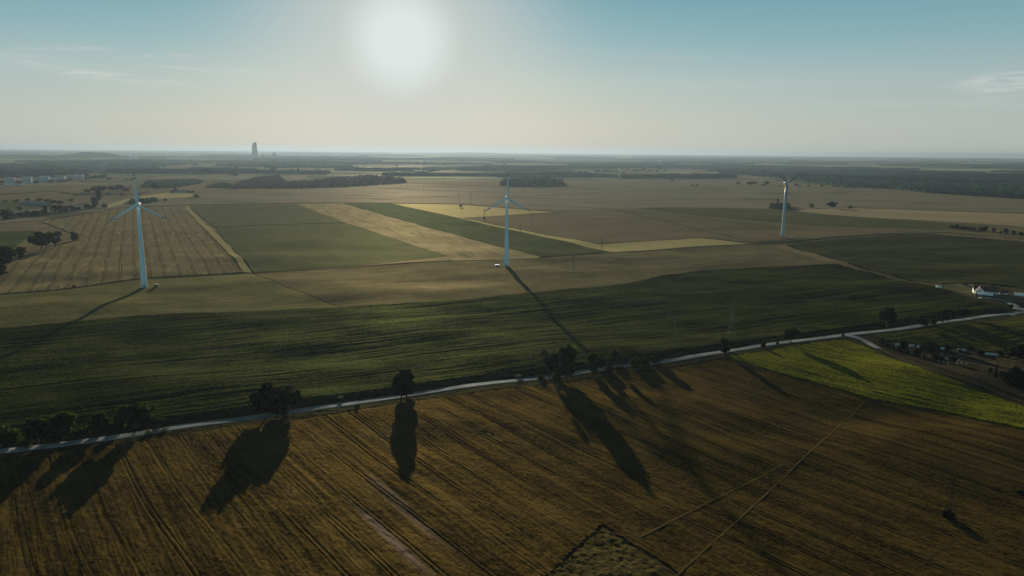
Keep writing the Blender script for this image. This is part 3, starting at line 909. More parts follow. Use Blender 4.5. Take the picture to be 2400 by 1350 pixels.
woods([(900, 401), (1000, 404), (1060, 398), (1150, 402), (1200, 398), (1100, 393), (1000, 393), (900, 395)], 14, 14, WOOD_DARK, 'ragged tree belt behind the brown field', 50, .7, holes=190)
# loose far woods out to the horizon: one mass nobody could count
VV, QQ, nb = [], [], 0
r3 = random.Random(3)
for k in range(190):
    d = 5200 * (7.5 ** r3.random())
    a = R(r3.uniform(-40, 40))
    cx, cy = d * math.sin(a), d * math.cos(a)
    L, Wd, hh = d * r3.uniform(.015, .075), d * r3.uniform(.008, .03), r3.uniform(14, 24)
    n = 26
    top, bot, out2 = [], [], []
    for i in range(n):
        th = 2 * math.pi * i / n
        rj = 1 + .3 * math.sin(th * 3 + k) + r3.uniform(-.12, .12)
        x, y = cx + L * rj * math.cos(th) + .2 * L * math.sin(th), cy + Wd * rj * math.sin(th)
        z0 = float(terrain(x, y))
        bot.append((x, y, z0 - 1))
        top.append((x, y, z0 + hh * r3.uniform(.6, 1.1)))
        out2.append((cx + (x - cx) * .7, cy + (y - cy) * .7, z0 + hh * r3.uniform(.9, 1.2)))
    b0 = len(VV)
    VV += bot + top + out2 + [(cx, cy, float(terrain(cx, cy)) + hh)]
    for i in range(n):
        j = (i + 1) % n
        QQ.append((b0 + i, b0 + j, b0 + n + j, b0 + n + i))
        QQ.append((b0 + n + i, b0 + n + j, b0 + 2 * n + j, b0 + 2 * n + i))
        QQ.append((b0 + 2 * n + i, b0 + 2 * n + j, b0 + 3 * n))
me = bpy.data.meshes.new('distant_woods')
me.from_pydata(VV, [], QQ)
structure(link('distant_woods', me, FOREST), 'stuff', 'scattered far woods fading towards the horizon')


# hills
def hill(px, py, wpx, h, name='hill', depth=.35, mat=FOREST):
    c = at(px, py)
    s = px_size(c)
    rx, ry = wpx * s / 2, wpx * s / 2 * depth
    V, Fc = [], []
    nr, nt = 12, 48
    for i in range(nr + 1):
        r = 1 - i / nr
        for k in range(nt):
            th = 2 * math.pi * k / nt
            x, y = c.x + rx * r * math.cos(th), c.y + ry * r * math.sin(th)
            q = (math.cos(math.pi * r) + 1) / 2
            z = float(terrain(x, y)) - 1 + h * q * (0.75 + .5 * float(fbm(np.array(x / rx * 3), np.array(y / rx * 3), 9)))
            V.append((x, y, z))
    for i in range(nr):
        for k in range(nt):
            Fc.append((i * nt + k, i * nt + (k + 1) % nt, (i + 1) * nt + (k + 1) % nt, (i + 1) * nt + k))
    me = bpy.data.meshes.new(name)
    me.from_pydata(V, [], Fc)
    me.polygons.foreach_set('use_smooth', np.full(len(me.polygons), True))
    structure(link(name, me, mat))


hill(215, 369, 260, 85, depth=.5)
hill(60, 368, 330, 40, depth=.3)
hill(1110, 361, 330, 75, depth=.2)
hill(1850, 371, 900, 40, depth=.1)
hill(2300, 374, 600, 35, depth=.1)
hill(700, 357, 900, 20, depth=.1)

# ---------------------------------------------------------------- trees
def leaf_cloud(lobes, n, size, seed):
    """many leaf clumps through the crown's volume; lobes = (cx, cy, cz, rx, ry, rz) in unit-tree coordinates"""
    r = np.random.RandomState(seed)
    w = np.array([l[3] * l[4] + l[4] * l[5] for l in lobes])
    pick = r.choice(len(lobes), n, p=w / w.sum())
    L = np.array(lobes)[pick]
    d = r.normal(size=(n, 3))
    d /= np.linalg.norm(d, axis=1)[:, None]
    rad = r.uniform(.55, 1.06, n) ** .7
    c = L[:, :3] + d * L[:, 3:] * rad[:, None]
    nrm = d + r.normal(size=(n, 3)) * .7
    nrm /= np.linalg.norm(nrm, axis=1)[:, None]
    a = np.cross(nrm, r.normal(size=(n, 3)))
    a /= np.linalg.norm(a, axis=1)[:, None]
    b = np.cross(nrm, a)
    s = size * r.uniform(.6, 1.4, (n, 1))
    V = np.stack([c - a * s - b * s * .7, c + a * s * .8 - b * s, c + a * s + b * s * .8, c - a * s * .7 + b * s], 1).reshape(-1, 3)
    return V, np.arange(n * 4).reshape(n, 4)


def rand_lobes(seed, kind):
    r = random.Random(seed)
    L = []
    if kind == 'round':
        L.append((0, 0, .60, .24, .24, .27))
        for k in range(13):
            t = k * 2.4 + r.uniform(-.5, .5)
            z = r.uniform(.34, .88)
            q = r.uniform(.16, .36) * (1.25 - abs(z - .58) * 1.3)
            L.append((q * math.cos(t), q * math.sin(t), z, *(r.uniform(.09, .17) for _ in range(3))))
    elif kind == 'tall':
        for k in range(15):
            t = k * 2.4 + r.uniform(-.5, .5)
            z = .2 + .7 * k / 14
            q = r.uniform(.04, .24) * (1.2 - abs(z - .5))
            a = r.uniform(.09, .19)
            L.append((q * math.cos(t), q * math.sin(t), z, a, a, r.uniform(.08, .15)))
    elif kind == 'bush':
        for k in range(7):
            t = r.uniform(0, 6.28)
            q = r.uniform(0, .36)
            L.append((q * math.cos(t), q * math.sin(t), r.uniform(.28, .68), r.uniform(.2, .32), r.uniform(.2, .32), r.uniform(.22, .34)))
    elif kind == 'airy':
        for k in range(9):
            t = r.uniform(0, 6.28)
            q = r.uniform(.08, .38)
            L.append((q * math.cos(t), q * math.sin(t), r.uniform(.35, .88), *(r.uniform(.09, .16) for _ in range(3))))
    elif kind == 'fir':
        for k in range(7):
            z = .12 + .82 * k / 6
            q = .42 * (1.03 - z) + .06
            L.append((0, 0, z, q, q, .12))
    return L


def make_trunk(kind, seed):
    r = random.Random(seed)
    mb = MB()
    th = .5 if kind in ('round', 'airy') else .3
    if kind == 'fir':
        th = .85
    mb.bar((0, 0, -.02), (0.01, 0, th), .035, 7, .018)
    for k in range(5 if kind != 'bush' else 4):
        t = k * 1.4 + r.uniform(0, .6)
        z0 = th * r.uniform(.45, .95)
        q = r.uniform(.12, .24)
        mb.bar((0, 0, z0), (q * math.cos(t), q * math.sin(t), min(.9, z0 + r.uniform(.15, .3))), .014, 5, .005)
    me = bpy.data.meshes.new('trunk')
    bmesh.ops.recalc_face_normals(mb.b, faces=mb.b.faces)
    mb.b.to_mesh(me)
    mb.b.free()
    me.materials.append(BARK)
    return me


PROTO = {}


def proto(kind, fine):
    key = (kind, fine)
    if key not in PROTO:
        out = []
        for s in range(3):
            n = {'round': 2800, 'tall': 2800, 'bush': 1500, 'airy': 1200, 'fir': 1300}[kind]
            size = .034
            if not fine:
                n, size = n // 6, .07
            V, Q = leaf_cloud(rand_lobes(s * 7 + 1, kind), n, size, s + 5)
            V[:, 2] = np.maximum(V[:, 2], -.01)
            out.append((np_mesh('crown', V, Q, False), make_trunk(kind, s)))
        PROTO[key] = out
    return PROTO[key]


def tree(px, py, hpx, wpx, kind, mat, label, cat='tree', group=None, name=None, fine=None, var=None, dz=0.0):
    p = at(px, py)
    s = px_size(p)
    h, w = hpx * s * 1.02, wpx * s
    fine = (p.y < 900) if fine is None else fine
    P = proto(kind, fine)
    cm, tm = P[(var if var is not None else int(abs(px) * 7 + abs(py))) % len(P)]
    name = name or {'bush': 'bush', 'fir': 'conifer'}.get(kind, 'tree')
    e = empty(name, (p.x, p.y, p.z - .25 + dz), (px * 1.7 + py) % 6.28)
    crown = link('crown', cm, None, e)
    if not len(cm.materials):
        cm.materials.append(mat)
    crown.material_slots[0].link = 'OBJECT'
    crown.material_slots[0].material = mat
    width = {'round': .8, 'tall': .55, 'bush': 1.0, 'airy': .85, 'fir': .85}[kind]
    crown.scale = (w / width, w / width, h)
    t = link('trunk', tm, None, e)
    t.scale = (h, h, h)
    if kind == 'bush':
        t.scale = (h * .7, h * .7, h * .8)
    tag(e, label, cat, group)
    return e


G1 = 'trees along the country road'
for a in [
    (22, 1040, 52, 62, 'bush', LEAF_GREEN, 'flat-topped hedge tree cut off by the photo edge'),
    (90, 1036, 56, 62, 'round', LEAF_GREEN, 'rounded hedge tree with sunlit tips beside the flat-topped one'),
    (150, 1026, 60, 54, 'tall', LEAF_GREEN, 'upright hedge tree with a square top above the shaded road'),
    (236, 1011, 46, 34, 'tall', LEAF_GREEN, 'narrow hedge tree next to the wide domed hedge tree'),
    (326, 1003, 64, 80, 'round', LEAF_GREEN, 'wide domed hedge tree with a bright rim, largest of the hedge'),
    (626, 972, 78, 78, 'round', LEAF_DARK, 'big dome-crowned dark tree by the road, largest of its pair'),
    (678, 966, 64, 50, 'round', LEAF_DARK, 'smaller dark tree touching the big dome-crowned one'),
    (650, 974, 46, 40, 'tall', LEAF_DARK, 'low leafy tree wedged between the two dark roadside trees'),
    (941, 934, 54, 46, 'round', LEAF_DARK, 'round solid tree over the road in front of its twin'),
    (953, 931, 66, 36, 'tall', LEAF_DARK, 'round tree whose top shows behind the solid round one'),
    (1286, 884, 68, 48, 'airy', LEAF_OLIVE, 'open-crowned tree just beside the tall leafy column'),
    (1326, 889, 82, 42, 'tall', LEAF_GREEN, 'tall leafy column of a tree at the tip of the turbine shadow'),
    (1388, 874, 48, 26, 'tall', LEAF_GREEN, 'slim leafy tree starting the loose row past the tall column'),
    (1412, 868, 38, 30, 'airy', LEAF_OLIVE, 'thin low tree in the middle of the loose roadside row'),
    (1442, 864, 46, 22, 'airy', LEAF_OLIVE, 'bare twiggy tree at the far end of the loose roadside row'),
    (1488, 859, 28, 30, 'bush', LEAF_OLIVE, 'spreading low tree before the small dense square one'),
    (1538, 850, 28, 24, 'tall', LEAF_DARK, 'small dense square-topped tree beside the road'),
    (1697, 829, 38, 17, 'tall', LEAF_DARK, 'lone narrow pointed tree on the road edge where wheat meets barley'),
    (1853, 806, 40, 32, 'round', LEAF_DARK, 'lone medium tree by the road above the barley'),
    (2078, 767, 50, 42, 'round', LEAF_DARK, 'lone round tree with a clear trunk past the junction'),
    (2158, 768, 26, 28, 'round', LEAF_OLIVE, 'brownish round tree overhanging the road past the junction'),
    (2186, 760, 18, 20, 'bush', LEAF_DARK, 'low tree between the brownish tree and the dense roadside pair'),
    (2210, 757, 30, 30, 'round', LEAF_DARK, 'dense roadside tree in front of its taller neighbour'),
    (2222, 753, 32, 26, 'round', LEAF_DARK, 'taller half-hidden tree behind the dense roadside tree'),
    (2257, 747, 26, 28, 'round', LEAF_DARK, 'last round dark tree before the farm drive'),
    (842, 940, 20, 14, 'airy', LEAF_OLIVE, 'thin young tree with a bare stem by the road'),
]:
    tree(*a, group=G1, cat='tree')
G2 = 'bushes along the country road'
for a in [
    (58, 1046, 24, 44, LEAF_GREEN, 'low bush filling the hedge under the flat-topped tree'),
    (122, 1034, 26, 40, LEAF_GREEN, 'low bush filling the hedge under the square-topped tree'),
    (195, 1017, 24, 44, LEAF_GREEN, 'sunlit low bush in the hedge gap before the narrow tree'),
    (278, 1005, 26, 44, LEAF_GREEN, 'sunlit low bush leaning on the wide domed tree'),
    (376, 990, 14, 34, LEAF_GREEN, 'small bush trailing off the wide domed tree'),
    (350, 1017, 11, 22, PALELEAF, 'pale dry tuft on the road edge where the shade ends'),
    (385, 1010, 9, 26, PALELEAF, 'pale dry tuft beside the sunlit road, past the shade'),
    (800, 936, 9, 15, PALELEAF, 'pale flowering shrub casting a shadow on the road'),
    (1217, 884, 8, 18, PALELEAF, 'whitish shrub on the verge before the open-crowned tree'),
    (1270, 892, 14, 28, LEAF_GREEN, 'low bush at the foot of the open-crowned tree'),
    (1303, 890, 20, 26, LEAF_GREEN, 'leafy bush between the open-crowned tree and the tall column'),
    (1426, 874, 18, 34, LEAF_OLIVE, 'brushy low bush under the loose roadside row'),
    (1455, 868, 12, 24, LEAF_OLIVE, 'low brush at the end of the loose roadside row'),
    (1512, 857, 20, 34, LEAF_GREEN, 'wide green bush leaning on the small square tree'),
    (1790, 815, 18, 14, LEAF_OLIVE, 'small round bush like a ball on the road edge'),
    (1822, 808, 10, 9, LEAF_OLIVE, 'tiny bush between the ball bush and the lone medium tree'),
    (1976, 790, 12, 7, LEAF_DARK, 'tiny upright bush at the road junction'),
    (2370, 722, 10, 15, LEAF_OLIVE, 'brown bush at the corner of the farm drive'),
    (1707, 824, 14, 12, LEAF_GREEN, 'low bush hugging the lone narrow pointed tree'),
]:
    tree(a[0], a[1], a[2], a[3], 'bush', a[4], a[5], 'bush', G2)
G3 = 'cemetery shrubs and conifers'
for a in [
    (2068, 808, 17, 22, 'bush', LEAF_DARK, 'dark round shrub where the cemetery track leaves the road', 'shrub'),
    (2094, 815, 15, 6, 'fir', LEAF_FIR, 'thin dark conifer in front of the first pale wall panel', 'conifer'),
    (2080, 812, 9, 20, 'bush', LEAF_DARK, 'low shrub beside the first pale wall panel', 'shrub'),
    (2116, 824, 26, 16, 'tall', LEAF_DARK, 'tall dark shrub between the first two pale wall panels', 'shrub'),
    (2129, 829, 13, 8, 'fir', LEAF_FIR, 'small conifer below the second pale wall panel', 'conifer'),
    (2149, 834, 22, 20, 'bush', LEAF_DARK, 'dense dark shrub below the third pale wall panel', 'shrub'),
    (2166, 837, 12, 6, 'fir', LEAF_FIR, 'little conifer beside the dense dark shrub', 'conifer'),
    (2182, 823, 18, 40, 'bush', LEAF_DARK, 'long dark hedge shrub over the wall', 'shrub'),
    (2190, 841, 14, 30, 'bush', LEAF_DARK, 'dark clipped shrub above the first grave row', 'shrub'),
    (2207, 846, 17, 12, 'fir', LEAF_FIR, 'dark blunt conifer beside the tall cross stone', 'conifer'),
    (2222, 822, 16, 18, 'bush', LEAF_DARK, 'shrub before the grey gate', 'shrub'),
    (2233, 851, 18, 18, 'round', LEAF_DARK, 'round shrub on the grass between graves and track', 'shrub'),
    (2274, 829, 20, 22, 'round', LEAF_DARK, 'round dark shrub past the grey gate', 'shrub'),
    (2298, 831, 14, 20, 'bush', LEAF_DARK, 'shrub before the long last wall panel', 'shrub'),
    (2345, 834, 14, 26, 'bush', LEAF_DARK, 'low shrub after the long last wall panel', 'shrub'),
    (2320, 874, 15, 14, 'bush', LEAF_DARK, 'small rounded shrub beside the columnar conifer', 'shrub'),
    (2333, 884, 34, 9, 'fir', LEAF_FIR, 'slim columnar conifer standing at the dark thicket', 'conifer'),
    (2356, 890, 24, 34, 'bush', LEAF_FIR, 'black spreading shrub behind the columnar conifer', 'shrub'),
    (2384, 892, 36, 46, 'bush', LEAF_FIR, 'large black shrub in the corner thicket', 'shrub'),
    (2372, 902, 22, 50, 'bush', LEAF_FIR, 'low black shrub at the front of the corner thicket', 'shrub'),
    (2398, 850, 50, 48, 'round', LEAF_DARK, 'big dark tree over the cemetery corner', 'tree'),
    (2372, 842, 32, 36, 'round', LEAF_DARK, 'dark tree joined to the big cemetery corner tree', 'tree'),
    (2248, 826, 9, 12, 'bush', LEAF_DARK, 'small shrub at the foot of the grey gate', 'shrub'),
    (2160, 822, 14, 10, 'tall', LEAF_DARK, 'narrow shrub splitting the third pale wall panel', 'shrub'),
    (2410, 908, 40, 40, 'bush', LEAF_FIR, 'black shrub cut by the photo edge below the thicket', 'shrub'),
]:
    tree(*a[:7], cat=a[7], group=G3, name='conifer' if a[4] == 'fir' else 'shrub' if a[7] == 'shrub' else 'tree')
tree(2224, 1216, 22, 40, 'bush', LEAF_FIR, 'dark scrub heap at a pylon foot in the wheat', 'bush')
tree(2396, 1160, 14, 26, 'bush', LEAF_FIR, 'dark scrub at the wheat edge, cut by the photo edge', 'bush')
G4 = 'trees in the fields past the first turbine'
for a in [
    (98, 585, 46, 38, 'round', LEAF_OLIVE, 'round tree with a forked trunk, bigger of the field pair'),
    (131, 580, 44, 32, 'airy', LEAF_OLIVE, 'sparse tree, thinner of the field pair'),
    (174, 566, 22, 15, 'tall', LEAF_DARK, 'small upright tree at the end of the sloping hedge'),
    (47, 606, 30, 30, 'bush', LEAF_DARK, 'dark round tree halfway down the sloping hedge'),
    (12, 634, 55, 48, 'round', LEAF_DARK, 'large dark tree at the low end of the sloping hedge'),
    (-4, 648, 40, 40, 'bush', LEAF_DARK, 'dark tree mostly outside the photo edge'),
    (232, 471, 30, 9, 'tall', LEAF_DARK, 'slim poplar rising behind the hedge line'),
    (222, 486, 24, 13, 'tall', LEAF_DARK, 'dense egg-shaped tree in the hedge line'),
    (246, 487, 12, 13, 'bush', LEAF_DARK, 'small tree before the pale yellow field'),
    (47, 494, 10, 11, 'round', LEAF_DARK, 'lone small tree in the green meadow'),
    (167, 477, 12, 14, 'airy', LEAF_OLIVE, 'thin tree behind the hedge, near the teal sheds'),
    (460, 464, 11, 14, 'bush', LEAF_DARK, 'round tree at the tip of the pale yellow field'),
    (388, 471, 6, 9, 'bush', LEAF_DARK, 'tiny bush on the edge of the pale yellow field'),
    (204, 451, 9, 18, 'bush', LEAF_DARK, 'first tree of the row past the hedge, low'),
    (222, 451, 14, 22, 'round', LEAF_DARK, 'second tree of the row past the hedge, broad'),
    (240, 450, 15, 18, 'round', LEAF_DARK, 'third tree of the row past the hedge, tall'),
    (263, 449, 13, 20, 'round', LEAF_DARK, 'fourth tree of the row past the hedge, rounded'),
    (281, 448, 16, 18, 'round', LEAF_DARK, 'fifth tree of the row past the hedge, tallest'),
    (299, 449, 12, 20, 'bush', LEAF_DARK, 'sixth tree of the row past the hedge, bushy'),
    (364, 447, 18, 16, 'round', LEAF_DARK, 'tree standing at the near corner of the dark wood'),
    (286, 461, 9, 8, 'airy', LEAF_OLIVE, 'thin lone tree below the tallest of the row'),
    (254, 459, 7, 10, 'bush', LEAF_DARK, 'lone bush below the third tree of the row'),
    (297, 423, 6, 7, 'round', LEAF_DARK, 'dot of a tree beside the far pale strip, near one'),
    (308, 424, 6, 7, 'round', LEAF_DARK, 'dot of a tree beside the far pale strip, far one'),
    (485, 407, 12, 22, 'round', LEAF_OLIVE, 'hazy round clump of a tree above the dark wood'),
    (551, 412, 9, 18, 'bush', LEAF_OLIVE, 'hazy low tree between two woods'),
    (175, 672, 5, 12, 'bush', LEAF_DARK, 'flat bush on the track edge, widest of four'),
    (137, 674, 4, 6, 'bush', LEAF_DARK, 'tiny bush next to the widest track bush'),
    (112, 675, 3, 5, 'bush', LEAF_DARK, 'tiny bush third along the track edge'),
    (88, 680, 4, 5, 'bush', LEAF_DARK, 'tiny bush at the end of the four on the track'),
]:
    tree(*a, cat='bush' if a[4] == 'bush' and a[2] < 8 else 'tree', group=G4, name='tree')
hl = ['big dark mound of a bush at the start of the long hedge', 'second bush of the long hedge, low', 'third bush of the long hedge, ragged',
      'fourth bush of the long hedge, spreading', 'fifth bush of the long hedge, small', 'sixth bush of the long hedge, peaked',
      'seventh bush of the long hedge, tall dome', 'eighth bush of the long hedge, joined to the dome', 'ninth bush of the long hedge',
      'tenth bush of the long hedge, flat', 'eleventh bush of the long hedge', 'twelfth bush of the long hedge, by the egg-shaped tree']
for (a, b) in zip([(18, 513, 26, 44), (50, 510, 14, 24), (66, 507, 16, 22), (85, 504, 13, 26), (104, 501, 11, 20), (106, 499, 20, 14), (136, 498, 22, 32), (152, 496, 16, 22),
                   (168, 493, 14, 18), (180, 492, 8, 26), (206, 490, 14, 18), (216, 489, 10, 16)], hl):
    tree(a[0], a[1], a[2], a[3], 'bush', LEAF_DARK, b, 'bush', 'bushes of the long hedge')
G5 = 'trees in the fields past the third turbine'
for a in [
    (1903, 487, 10, 15, 'bush', LEAF_DARK, 'squat round tree beside the grove past the third turbine'),
    (1950, 488, 17, 19, 'round', LEAF_DARK, 'largest lone round tree above the straw strips'),
    (1992, 489, 9, 12, 'bush', LEAF_DARK, 'small tree past the largest lone round one'),
    (1823, 475, 9, 4, 'tall', LEAF_DARK, 'tiny upright tree above the grove by the turbine'),
    (1080, 486, 7, 7, 'round', LEAF_DARK, 'dot of a tree in the pale yellow field'),
    (1135, 516, 9, 6, 'airy', LEAF_DARK, 'small tree below the middle turbine blade tip'),
    (1576, 426, 6, 7, 'round', LEAF_DARK, 'lone dot of a tree, lower of two in the brown field'),
    (1590, 412, 6, 7, 'round', LEAF_DARK, 'lone dot of a tree, upper of two in the brown field'),
]:
    tree(*a, cat='tree', group=G5, name='tree')
rw = ['first', 'second', 'third', 'fourth', 'fifth', 'sixth', 'seventh', 'eighth', 'ninth', 'tenth', 'eleventh', 'twelfth', 'thirteenth', 'fourteenth', 'fifteenth',
      'sixteenth', 'seventeenth', 'eighteenth', 'nineteenth', 'twentieth']
for k, (x, y, h) in enumerate([(1623, 437, 5), (1633, 438, 6), (1730, 434, 8), (1757, 435, 10), (1767, 434, 10), (1797, 435, 11), (1788, 436, 5), (1828, 437, 4), (1866, 438, 8),
                               (1874, 438, 5), (1895, 438, 6), (1926, 439, 7), (1953, 439, 5), (1964, 440, 6), (1978, 441, 7), (1988, 441, 7), (2000, 442, 5)]):
    tree(x, y, h, h * 1.05, 'round', LEAF_DARK, '%s small tree of the row running to the forest edge' % rw[k], 'tree', 'row of small trees by the forest')
for k, (x, y, h, w) in enumerate([(1358, 406, 5, 10), (1373, 406, 5, 8), (1400, 406, 9, 12), (1418, 405, 8, 14), (1432, 405, 6, 12), (1445, 405, 6, 9), (1462, 406, 4, 6), (1470, 400, 4, 5),
                                  (1490, 402, 5, 14), (1508, 401, 7, 12), (1525, 402, 5, 10), (1540, 403, 5, 6), (1558, 402, 6, 8)]):
    tree(x, y, h, w, 'round', LEAF_OLIVE, '%s tree of the far row beyond the oblong wood' % rw[k], 'tree', 'far row of trees beyond the oblong wood')
for k, (x, y, h, w) in enumerate([(2232, 536, 9, 14), (2243, 537, 12, 14), (2256, 538, 10, 16), (2270, 539, 10, 16), (2284, 540, 9, 14), (2297, 541, 11, 14), (2309, 542, 14, 14),
                                  (2328, 545, 12, 12), (2345, 547, 7, 8), (2358, 548, 14, 15), (2376, 549, 11, 12), (2394, 551, 8, 18)]):
    tree(x, y, h, w, 'bush', LEAF_DARK, '%s bush of the dark hedge below the straw strips' % rw[k], 'bush', 'dark hedge below the straw strips')
for k, (x, y, h, w) in enumerate([(640, 404, 14, 16), (684, 404, 9, 7), (699, 405, 11, 6), (600, 392, 4, 5), (611, 392, 4, 5), (623, 392, 5, 5), (638, 392, 4, 5), (655, 393, 4, 6),
                                  (786, 392, 7, 12), (812, 393, 4, 6), (838, 394, 4, 5), (358, 400, 9, 8), (369, 399, 8, 6), (382, 400, 6, 7), (395, 404, 3, 6), (462, 405, 5, 9)]):
    tree(x, y, h, w, 'round', LEAF_OLIVE, '%s hazy tree scattered across the plain below the industrial tower' % rw[k], 'tree', 'hazy scattered trees of the plain')


# ---------------------------------------------------------------- wind turbines
def ellipse(cx, cz, rx, rz, y, n=10):
    return [(cx + rx * math.cos(2 * math.pi * k / n), y, cz + rz * math.sin(2 * math.pi * k / n)) for k in range(n)]


def blade_section(r):
    """chord, thickness at radius r of a 40 m blade"""
    t = r / 40
    if t < .06:
        return 2.2, 2.0
    ch = np.interp(t, [.06, .16, .5, .85, .97, 1.0], [2.5, 4.1, 2.9, 1.7, 1.2, .4])
    th = np.interp(t, [.06, .16, .5, 1.0], [1.6, 1.0, .5, .12])
    return float(ch), float(th)


def blade_rings(r0, r1, n, grow=0.0):
    out = []
    for i in range(n + 1):
        r = r0 + (r1 - r0) * i / n
        ch, th = blade_section(r)
        ch += grow * 2
        th += grow * 2
        tw = R(22) * (1 - r / 40)
        ring = []
        for (a, b) in ((-.35, 0), (-.25, .42), (0, .5), (.3, .28), (.65, 0), (.3, -.2), (0, -.4), (-.25, -.4)):
            x, y = a * ch, b * th
            ring.append((x * math.cos(tw) - y * math.sin(tw), x * math.sin(tw) + y * math.cos(tw), r))
        out.append(ring)
    return out


TURB = {}
BLADE_SHADE = plain('grey shaded blade', (0.20, 0.27, 0.29), 0.5, var=.08)  # white blades of the third rotor, their shade painted in as grey


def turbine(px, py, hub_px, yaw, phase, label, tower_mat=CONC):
    p = at(px, py)
    # tower height from the photo: where the hub sits above this base
    d = ray(*hub_px)
    t = math.hypot(p.x, p.y) / math.hypot(d.x, d.y)
    H = CAM_H + d.z * t - p.z
    e = empty('wind_turbine', (p.x, p.y, p.z - .3))
    tag(e, label, 'wind turbine', 'wind turbines in the fields')
    mb = MB()
    n = 40
    rings = []
    for z, r in ((0, 3.8), (H * .08, 3.55), (H * .25, 3.05), (H * .5, 2.5), (H * .75, 2.0), (H - 2.4, 1.55)):
        rings.append([(r * math.cos(2 * math.pi * k / n), r * math.sin(2 * math.pi * k / n), z) for k in range(n)])
    mb.rings(rings)
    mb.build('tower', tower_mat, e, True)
    f = MB()
    f.bar((0, 0, -.3), (0, 0, .55), 5.2, 32, 4.9)
    f.build('foundation', GREY, e)
    dr = MB()
    a = math.atan2(-p.y, -p.x)
    dr.box((3.78 * math.cos(a), 3.78 * math.sin(a), 2.0), (.5, 1.6, 2.9), a)
    dr.build('door', DGREY, e)
    # nacelle frame: local -Y is where the rotor looks
    Mz = Matrix.Rotation(yaw, 4, 'Z')
    top = Matrix.Translation((0, 0, H)) @ Mz
    if 'nac' not in TURB:
        nb_ = MB()
        prof = [(-3.1, 1.5), (-2.6, 2.25), (-1.2, 2.75), (.6, 2.85), (2.6, 2.55), (4.6, 1.9), (6.0, 1.05), (6.6, .25)]
        nb_.rings([ellipse(0, 0, r, r * 1.02, y, 28) for y, r in prof])
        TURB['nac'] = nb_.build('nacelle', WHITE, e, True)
        sb = MB()
        prof = [(1.5, 2.75), (1.9, 2.74), (2.6, 2.62), (3.1, 2.45)]
        sb.rings([ellipse(0, 0, r + .05, r * 1.02 + .05, y, 28) for y, r in prof])
        TURB['stripe'] = sb.build('stripe', REDSTRIPE, TURB['nac'], True)
        hb = MB()
        prof = [(-5.6, .2), (-5.4, .8), (-4.8, 1.5), (-4.0, 1.95), (-3.15, 2.1)]
        hb.rings([ellipse(0, 0, r, r, y, 24) for y, r in prof])
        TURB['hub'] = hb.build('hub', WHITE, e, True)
        bl = MB()
        bl.rings(blade_rings(1.2, 40, 26))
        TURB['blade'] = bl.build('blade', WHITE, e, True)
        TURB['bands'] = []
        for r0, r1 in ((38.3, 40.02), (34.8, 36.4), (31.4, 33.0)):
            b2 = MB()
            b2.rings(blade_rings(r0, r1, 3, .04))
            TURB['bands'].append(b2.build('band', DARKRED, TURB['blade'], True))
        nac, hub, blade = TURB['nac'], TURB['hub'], TURB['blade']
        TURB['own'] = True
    else:
        nac = TURB['nac'].copy()
        hub = TURB['hub'].copy()
        st = TURB['stripe'].copy()
        for o in (nac, hub, st):
            COL.objects.link(o)
        nac.parent = hub.parent = e
        st.parent = nac
    nac.matrix_local = top
    hub.matrix_local = top
    for k in range(3):
        if TURB.get('own') and k == 0:
            b = TURB['blade']
            TURB['own'] = False
        else:
            b = TURB['blade'].copy()
            COL.objects.link(b)
            for bd in TURB['bands']:
                c = bd.copy()
                COL.objects.link(c)
                c.parent = b
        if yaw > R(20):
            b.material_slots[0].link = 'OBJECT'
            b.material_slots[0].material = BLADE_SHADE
        b.parent = e
        b.matrix_local = top @ Matrix.Translation((0, -4.1, 0)) @ Matrix.Rotation(phase + k * 2 * math.pi / 3, 4, 'Y')
    return e, p


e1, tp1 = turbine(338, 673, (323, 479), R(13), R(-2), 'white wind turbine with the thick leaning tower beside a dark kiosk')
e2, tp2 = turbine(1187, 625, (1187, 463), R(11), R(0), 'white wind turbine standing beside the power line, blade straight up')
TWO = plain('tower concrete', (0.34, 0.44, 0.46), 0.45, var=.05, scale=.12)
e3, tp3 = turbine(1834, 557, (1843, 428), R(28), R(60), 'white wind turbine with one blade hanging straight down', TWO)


def kiosk(px, py, sx, sy, sz, mat, label, rz=0.2):
    p = at(px, py)
    e = empty('transformer_kiosk', (p.x, p.y, p.z - .3), rz)
    tag(e, label, 'kiosk')
    MB().box((0, 0, sz / 2), (sx, sy, sz), bev=.06).build('wall', mat, e)
    MB().box((0, 0, sz + .1), (sx + .5, sy + .5, .2), bev=.04).build('roof', GREY if mat is DGREY else mat, e)
    MB().box((0, -sy / 2 - .03, sz * .45), (sx * .45, .1, sz * .75)).build('door', DGREY, e)


kiosk(367, 672, 4.6, 3.2, 3.4, DGREY, 'dark transformer kiosk beside the thick leaning turbine tower')
kiosk(1165, 624, 6.5, 3.6, 2.6, WHITE, 'low white transformer kiosk beside the middle turbine foot')
kiosk(1857, 558, 3.6, 2.8, 3.6, BLOCK, 'pale beige kiosk beside the turbine with the hanging blade')


